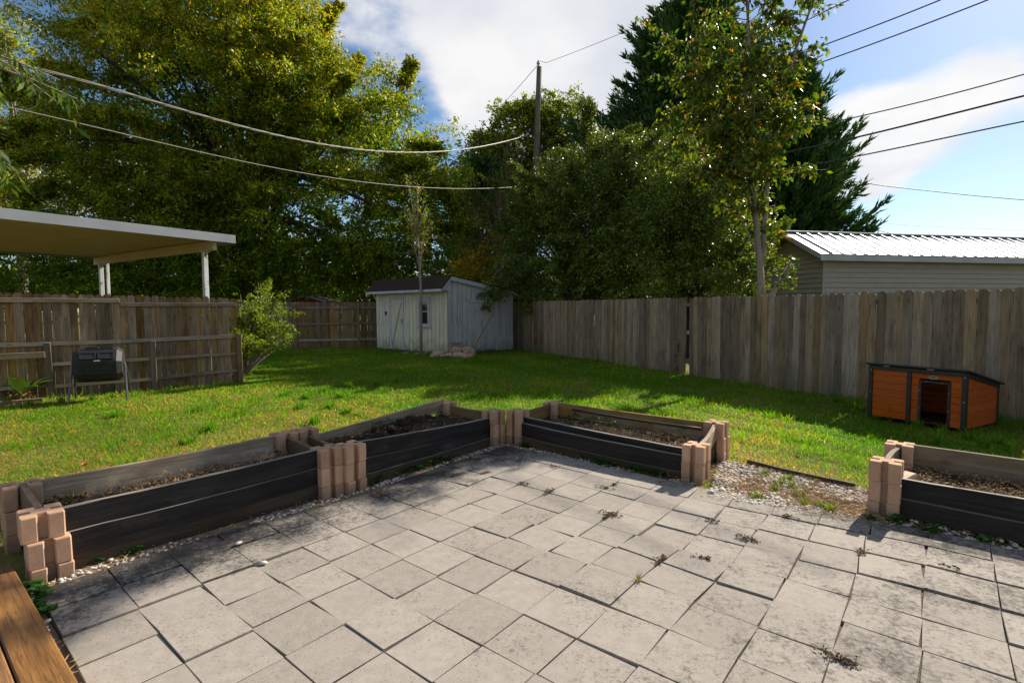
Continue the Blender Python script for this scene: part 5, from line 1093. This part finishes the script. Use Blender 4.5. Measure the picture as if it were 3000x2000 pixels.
# ---- big-leaved plant by the fence post
pb_ = ground(62, 1172); pl_ = thing('leafy_plant', 'low plant with broad pointed green leaves beside the fence post', 'plant', tuple(pb_)); pal = m_plain('broad_leaf', (.20, .34, .03), .35, .5, var=.35, scale=5, bump=.002)
for k in range(15):
    an = rng.uniform(0, 2 * math.pi); up = rng.uniform(.5, 1.25); L = rng.uniform(.34, .5); W = L * .36; d = np.array((math.cos(an), math.sin(an), 0)); s = np.array((-d[1], d[0], 0)); V = []; 
    st = d * rng.uniform(0, .12) + np.array((0, 0, .0))
    for i, (f, w) in enumerate(((0, .06), (.25, .7), (.5, 1), (.75, .7), (1, .03))):
        c = st + d * L * (f * math.cos(up) + .25 * f * f) + np.array((0, 0, .12 + L * f * math.sin(up) - .32 * L * f * f)); V += [c + s * W * w * .5 + np.array((0, 0, .02 * w)), c, c - s * W * w * .5 + np.array((0, 0, .02 * w))]
    Fs = [(i * 3 + j, i * 3 + j + 1, (i + 1) * 3 + j + 1, (i + 1) * 3 + j) for i in range(4) for j in range(2)]
    m_ = MB().add(V, Fs); m_.tube([(0, 0, -.02), tuple(V[1])], .006, 5); place('large_leaf', m_.mesh('large_leaf', pal, (0, 0, 0), True), pl_)
C = np.array([pb_ + np.array((rng.normal(0, .12), rng.normal(0, .06), rng.uniform(.02, .16))) for _ in range(40)]); place('dry_leaves', leafmesh('dry_leaves', C - pb_, 3, .03, .11, .03, [(.2, .11, .04), (.13, .07, .03)], (1, 1), MAT['chip']), pl_)

# ================================================================== LAWN
SHED = np.array([sp(-.1, -.05, 0)[:2], sp(LL + .05, -.05, 0)[:2], sp(LL + .05, LR + .1, 0)[:2], sp(-.05, LR + .1, 0)[:2]])
DOGP = np.array([DF, DRt, DRt + dyv * dd_, DF + dyv * dd_])
LAWN = [(-12, 3.2), (-8.75, 8.4), (-5.85, 10.95), (-6.1, 12.2), (-14.5, 18.9), (-8.75, 20.9), (-2.7, 22.8), (.0, 20.6), (4.95, 10.25), (8.6, 3.7), (8.6, 2.0), (4.4, 2.9), (-3.0, 2.6)]
def lawn_ok(Q):
    a, b = xy2ab(Q); m = poly_in(Q, LAWN) & ~in_planter(Q, .10) & ~strip_mask(Q) & ~poly_in(Q, GAP) & ~poly_in(Q, SHED) & ~poly_in(Q, DOGP)
    return m & ~((a > -2.05) & (b > -5.5) & (b < 8.0)) & ~((b < -4.6) & (Q[:, 1] < 4) & (Q[:, 0] > -3.4))
Q = scatter(1500000, (-12, 9, 2, 23)); Y = Q[:, 1]; Q = Q[(np.abs(Q[:, 0]) < Y * 1.06 + .3) & (rng.random(len(Q)) < np.clip((5.2 / Y) ** 1.15, 0, 1))]; Q = Q[lawn_ok(Q)]
x, y = Q[:, 0], Q[:, 1]; f1_ = fbm(x, y, .9, 1.3); f2_ = fbm(x, y, 2.6, 4.1)
dryp = .09 + .38 * np.clip(f1_ * .7 + .45 * f2_, -.6, 1) + .36 * (x < -1.2) * np.clip((10.5 - y) / 4, 0, 1)
GP = np.array([ground(u, v)[:2] for u, v in ((2200, 1345), (2350, 1385), (2500, 1405), (2120, 1350))])
for g in GP: dryp += .45 * np.exp(-((x - g[0]) ** 2 + (y - g[1]) ** 2) / .16)
bare = rng.random(len(Q)) < np.clip(.04 + .10 * (f2_ > .8) + .25 * (dryp > .5), 0, .5); Q, x, y, f1_, f2_, dryp = [q[~bare] for q in (Q, x, y, f1_, f2_, dryp)]
N = len(Q); dry = rng.random(N) < np.clip(dryp, .03, .8)
f3_ = fbm(x, y, 5.5, 8.7) + .5 * f2_; lush = f3_ > .75; dry &= ~(lush & (rng.random(N) < .8)); fd2 = np.minimum(np.abs((Q - R0) @ np.array([rd[1], -rd[0]])), np.abs((Q - P1) @ fn) + 9 * (x > -5.7)); edge_ = np.exp(-fd2 / .18)
hgt = rng.uniform(.022, .058, N) * (1 + .35 * np.clip(f2_, -.6, 1)) * np.where(dry, 1., 1.) * np.where(lush, 1.6, 1.) * (1 + 1.3 * edge_ * rng.random(N)); tilt = np.clip(rng.normal(.8, .38, N), .1, 1.5); tilt = np.where(dry, tilt * .85, tilt)
z = -.03 + .012 * np.sin(x * 1.3 + y * .4) * np.sin(y * .9 - x * .3) - .004
V = quads(np.c_[Q, z], hgt * 1.25, rng.uniform(.004, .0075, N) * np.clip(y / 6, .8, 2.6), rng.uniform(0, 6.3, N), tilt)
gp_ = np.array([(.095, .25, .008), (.14, .32, .010), (.07, .18, .008), (.21, .34, .012)]); dp_ = np.array([(.48, .28, .08), (.36, .19, .05), (.58, .38, .13), (.36, .26, .05)])
col = np.where(dry[:, None], dp_[rng.integers(0, 4, N)], gp_[rng.integers(0, 4, N)]) * rng.uniform(.7, 1.25, (N, 1)) * (1 + .12 * f1_[:, None])
print('grass', N)
tag(place('grass', npmesh('grass', V, 4, MAT['blade'], np.clip(col, .005, .8))), 'mown lawn grass, green with straw brown patches', 'grass', kind='stuff')
# ---- coarse tufts, clover, dried weeds
def blades(n, h, spread, wid, dro=.5):
    out = []
    for _ in range(n):
        an = rng.uniform(0, 6.3); d = np.array((math.cos(an), math.sin(an), 0)); s = np.array((-d[1], d[0], 0)); L = h * rng.uniform(.6, 1.2); o = np.clip(rng.normal(0, 1, 3), -1.1, 1.1) * spread * .26 * (1, 1, 0); lean = rng.uniform(.3, 1.7) * dro
        prev = None; P = [o + d * L * lean * f * f + np.array((0, 0, L * f * (1 - .35 * lean * f))) for f in (0, .35, .7, 1)]; w = [wid, wid * .9, wid * .6, wid * .08]
        for i in range(3): out += [P[i] - s * w[i] / 2, P[i] + s * w[i] / 2, P[i + 1] + s * w[i + 1] / 2, P[i + 1] - s * w[i + 1] / 2]
    return np.array(out)
def tuft(name, p, n, h, spread, wid, cols, label, cat, group, dro=.6):
    V = blades(n, h, spread, wid, dro); c = np.repeat(np.array(cols)[rng.integers(0, len(cols), n)] * rng.uniform(.75, 1.25, (n, 1)), 3, 0)
    return tag(place(name, npmesh(name, V, 4, MAT['blade'], c), None, tuple(p)), label, cat, group)
GT = [(.10, .24, .012), (.15, .29, .016), (.08, .19, .012)]
for u, v in ((905, 1168), (950, 1150), (990, 1165), (1020, 1135), (1060, 1150), (1095, 1132), (1130, 1150), (870, 1195), (930, 1240), (1010, 1210), (1165, 1120), (840, 1160), (960, 1195), (345, 1225), (580, 1205), (610, 1262), (545, 1300), (690, 1215)):
    p = ground(u + rng.normal(0, 5), v, -.03); tuft('grass_tuft', p, 95, rng.uniform(.10, .17), .2, .009, GT, 'coarse bright green grass tuft standing out of the sunlit lawn', 'grass tuft', 'coarse tufts in the sunlit lawn')
for u, v in ((2745, 1300), (2690, 1262), (2760, 1270), (2610, 1235), (2840, 1290), (2880, 1308), (2925, 1300), (2965, 1325), (2450, 1180), (2400, 1150), (2500, 1200)):
    p = ground(u, v, -.03); tuft('grass_tuft', p, 38, rng.uniform(.14, .24), .12, .010, GT, 'long loose grass tuft growing round the doghouse and fence foot', 'grass tuft', 'long tufts round the doghouse')
for u, v in ((2290, 1418), (2320, 1432), (2270, 1440), (2340, 1450), (2360, 1478), (2410, 1490), (2430, 1500), (2215, 1462), (2240, 1395), (2560, 1452), (2385, 1410), (2310, 1408)):
    p = ground(u, v, -.02); tuft('grass_tuft', p, 60, rng.uniform(.05, .085), .1, .008, [(.13, .2, .02), (.18, .22, .03), (.1, .15, .02)], 'short yellow green grass tuft growing through the white gravel', 'grass tuft', 'tufts in the white gravel')
for u, v in ((410, 1133), (330, 1165), (640, 1112), (500, 1140), (270, 1172), (180, 1178), (90, 1190), (560, 1125), (700, 1120)):
    p = ground(u, v, -.03); tuft('grass_tuft', p, 45, rng.uniform(.08, .16), .12, .009, GT, 'unmown grass tuft at the foot of the scalloped fence', 'grass tuft', 'tufts along the fence foot')
def clover(p, n, r, h, lab, grp):
    P = np.array(p) + np.c_[np.clip(rng.normal(0, r, n), -1.6 * r, 1.6 * r), np.clip(rng.normal(0, r * .6, n), -r, r), rng.uniform(.012, h, n)]; s = rng.uniform(.009, .018, n); nv = 7; an = np.arange(nv) / nv * 2 * math.pi; tl = rng.normal(0, .4, (n, 1)); az = rng.uniform(0, 6.3, (n, 1))
    cx, cy = np.cos(an)[None] * s[:, None] * (1 + .18 * np.cos(3 * an))[None], np.sin(an)[None] * s[:, None] * (1 + .18 * np.cos(3 * an))[None]
    V = np.stack([P[:, :1] + cx * np.cos(az) - cy * np.sin(az), P[:, 1:2] + cx * np.sin(az) + cy * np.cos(az), P[:, 2:] + cx * np.sin(tl)], -1).reshape(-1, 3) - np.array(p)
    c = np.array([(.04, .13, .02), (.06, .17, .025), (.03, .09, .016)])[rng.integers(0, 3, n)] * rng.uniform(.7, 1.2, (n, 1))
    tag(place('clover', npmesh('clover', V, nv, MAT['leaf'], c), None, tuple(p)), lab, 'weed', grp)
for u, v in ((1085, 1418), (1100, 1412), (1185, 1388), (1215, 1380), (1240, 1372), (1262, 1362), (1285, 1355), (1305, 1352), (1160, 1395), (1395, 1310)):
    clover(ground(u, v, -.02), 60, .042, .07, 'low green clover at the foot of the planter with tilted back board', 'clover along the planter feet')
for u, v in ((1752, 1358), (1770, 1362), (1795, 1365), (1812, 1368), (1855, 1380), (1880, 1386), (1915, 1392), (1945, 1398), (1540, 1312), (1720, 1348)):
    clover(ground(u, v, -.02), 50, .045, .06, 'low green clover below the doubled dark front boards', 'clover along the planter feet')
for u, v in ((375, 1625), (400, 1618), (92, 1722), (110, 1740), (118, 1752), (108, 1785), (135, 1795), (275, 1650)):
    clover(ground(u, v, -.02), 34, .028, .05, 'small clover weed beside deck and planter lined with plastic', 'clover by the deck')
for u, v in ((2556, 1524), (2612, 1530), (2625, 1528), (2890, 1592), (2730, 1560)):
    clover(ground(u, v, -.01), 30, .025, .05, 'small clover sprouting below the planter opposite the doghouse', 'clover by the far planter')
for u, v in ((1290, 1216), (1150, 1245), (1110, 1252), (1730, 1236), (1760, 1240), (1800, 1250), (1670, 1228), (1990, 1270)):
    inb = u < 1400; clover(ground(u, v, .28 if inb else .22), 26, .04, .07, 'tiny weed seedling on soil of the planter with tilted back board' if inb else 'tiny weed seedling on mulch of the planter with the black tube', 'weeds growing in the planters')
def dryweed(u, v, r, n):
    p = ground(u, v, .004); ax = np.array([*(PA if rng.random() < .5 else PB), 0]); V = []
    for _ in range(n):
        o = ax * rng.normal(0, r * .55) + rng.normal(0, r * .14, 3) * (1, 1, 0); an = rng.uniform(0, 6.3); d = np.array((math.cos(an), math.sin(an), rng.uniform(.05, .6))); L = r * rng.uniform(.15, .55); s = np.array((-d[1], d[0], 0)) * .0016; e = o + d * L
        V += [o - s, o + s, e + s * .6, e - s * .6]
        for g in rng.uniform(.2, 1.1, 7):
            c = o + d * L * g + rng.normal(0, .004, 3) * (1, 1, .4); q = unit(1)[0] * rng.uniform(.003, .008); w = np.cross(q, unit(1)[0]) * .7; V += [c - q, c + w, c + q, c - w]
    n4 = len(V) // 4; c = np.array([(.17, .10, .065), (.13, .075, .05), (.22, .15, .09), (.26, .19, .12)])[rng.integers(0, 4, n4)]
    tag(place('dried_weed', npmesh('dried_weed', np.array(V) + (0, 0, .004), 4, MAT['chip'], c), None, tuple(p)), 'brown dried weed sprig growing from a paver joint', 'weed', 'dried weeds in the paver joints')
for u, v, r, n in ((1790, 1507, .07, 34), (1776, 1516, .05, 22), (1937, 1641, .05, 26), (2086, 1525, .06, 24), (2185, 1578, .075, 34), (2311, 1513, .06, 22), (1610, 1440, .065, 26), (1768, 1428, .05, 18), (1800, 1420, .05, 14), (1530, 1415, .05, 16), (2526, 1618, .05, 20), (2445, 1925, .06, 20), (2480, 1938, .05, 26),
                   (2790, 1664, .05, 16), (1100, 1446, .06, 24), (1120, 1450, .05, 18), (1420, 1385, .05, 20), (2060, 1635, .05, 20), (1620, 1365, .05, 16), (1470, 1330, .07, 26), (1440, 1328, .07, 26), (1400, 1345, .06, 22)): dryweed(u, v, r, n)
p = ground(1868, 1700, .0); tuft('grass_tuft', p, 22, .06, .05, .004, [(.14, .15, .04), (.25, .2, .08)], 'single wispy grass sprig rooted in a paver joint', 'grass tuft', None)
for k, (u, v) in enumerate(((240, 1362), (2342, 1340), (2020, 1200), (650, 1165), (1790, 1255), (330, 1640), (2050, 1400))):
    p = ground(u, v, .02); V = quads(np.array([[0, 0, 0.]] * 2), np.array([.06, .05]), np.array([.04, .035]), np.array([k, k + 2.]), np.array([.15, .3])); tag(place('fallen_leaf', npmesh('fallen_leaf', V, 4, MAT['chip'], [(.35, .12, .04)] * 2), None, tuple(p)), 'curled orange brown fallen leaf on the ground', 'leaf', 'fallen leaves on the ground')
# vine on the grey fence
root = thing('climbing_vine', 'thin dark vine climbing the grey fence boards near the panel gap', 'vine', tuple(ground(1984, 1092))); C = []; mb = MB(); pts_ = []
nf = np.array([rd[1], -rd[0]]); nf = nf if nf @ np.array((1, .4)) < 0 else -nf
for v in np.linspace(1092, 995, 12):
    d = ray(1984 + 5 * math.sin(v * .07), v); M_ = np.array([[d[0], -rd[0]], [d[1], -rd[1]]]); s_, _ = np.linalg.solve(M_, R0 + nf * .02); pts_.append(np.array((0, 0, CH)) + d * s_)
mb.tube(pts_, .005, 5); mb.build('stem', MAT['bark_dark'], root); place('foliage', leafmesh('foliage', np.array(pts_) - np.array(root.location), 7, .035, .045, .03, SH, (1, 1, 1, 1, 0, 0), MAT['shrub_leaf']), root)
# tall lettuce-like sprig in planter A
p = ground(208, 1480, .22); tuft('grass_tuft', p, 6, .11, .02, .008, GT, 'thin green shoot growing in the plastic-lined planter', 'grass tuft', None, .2)
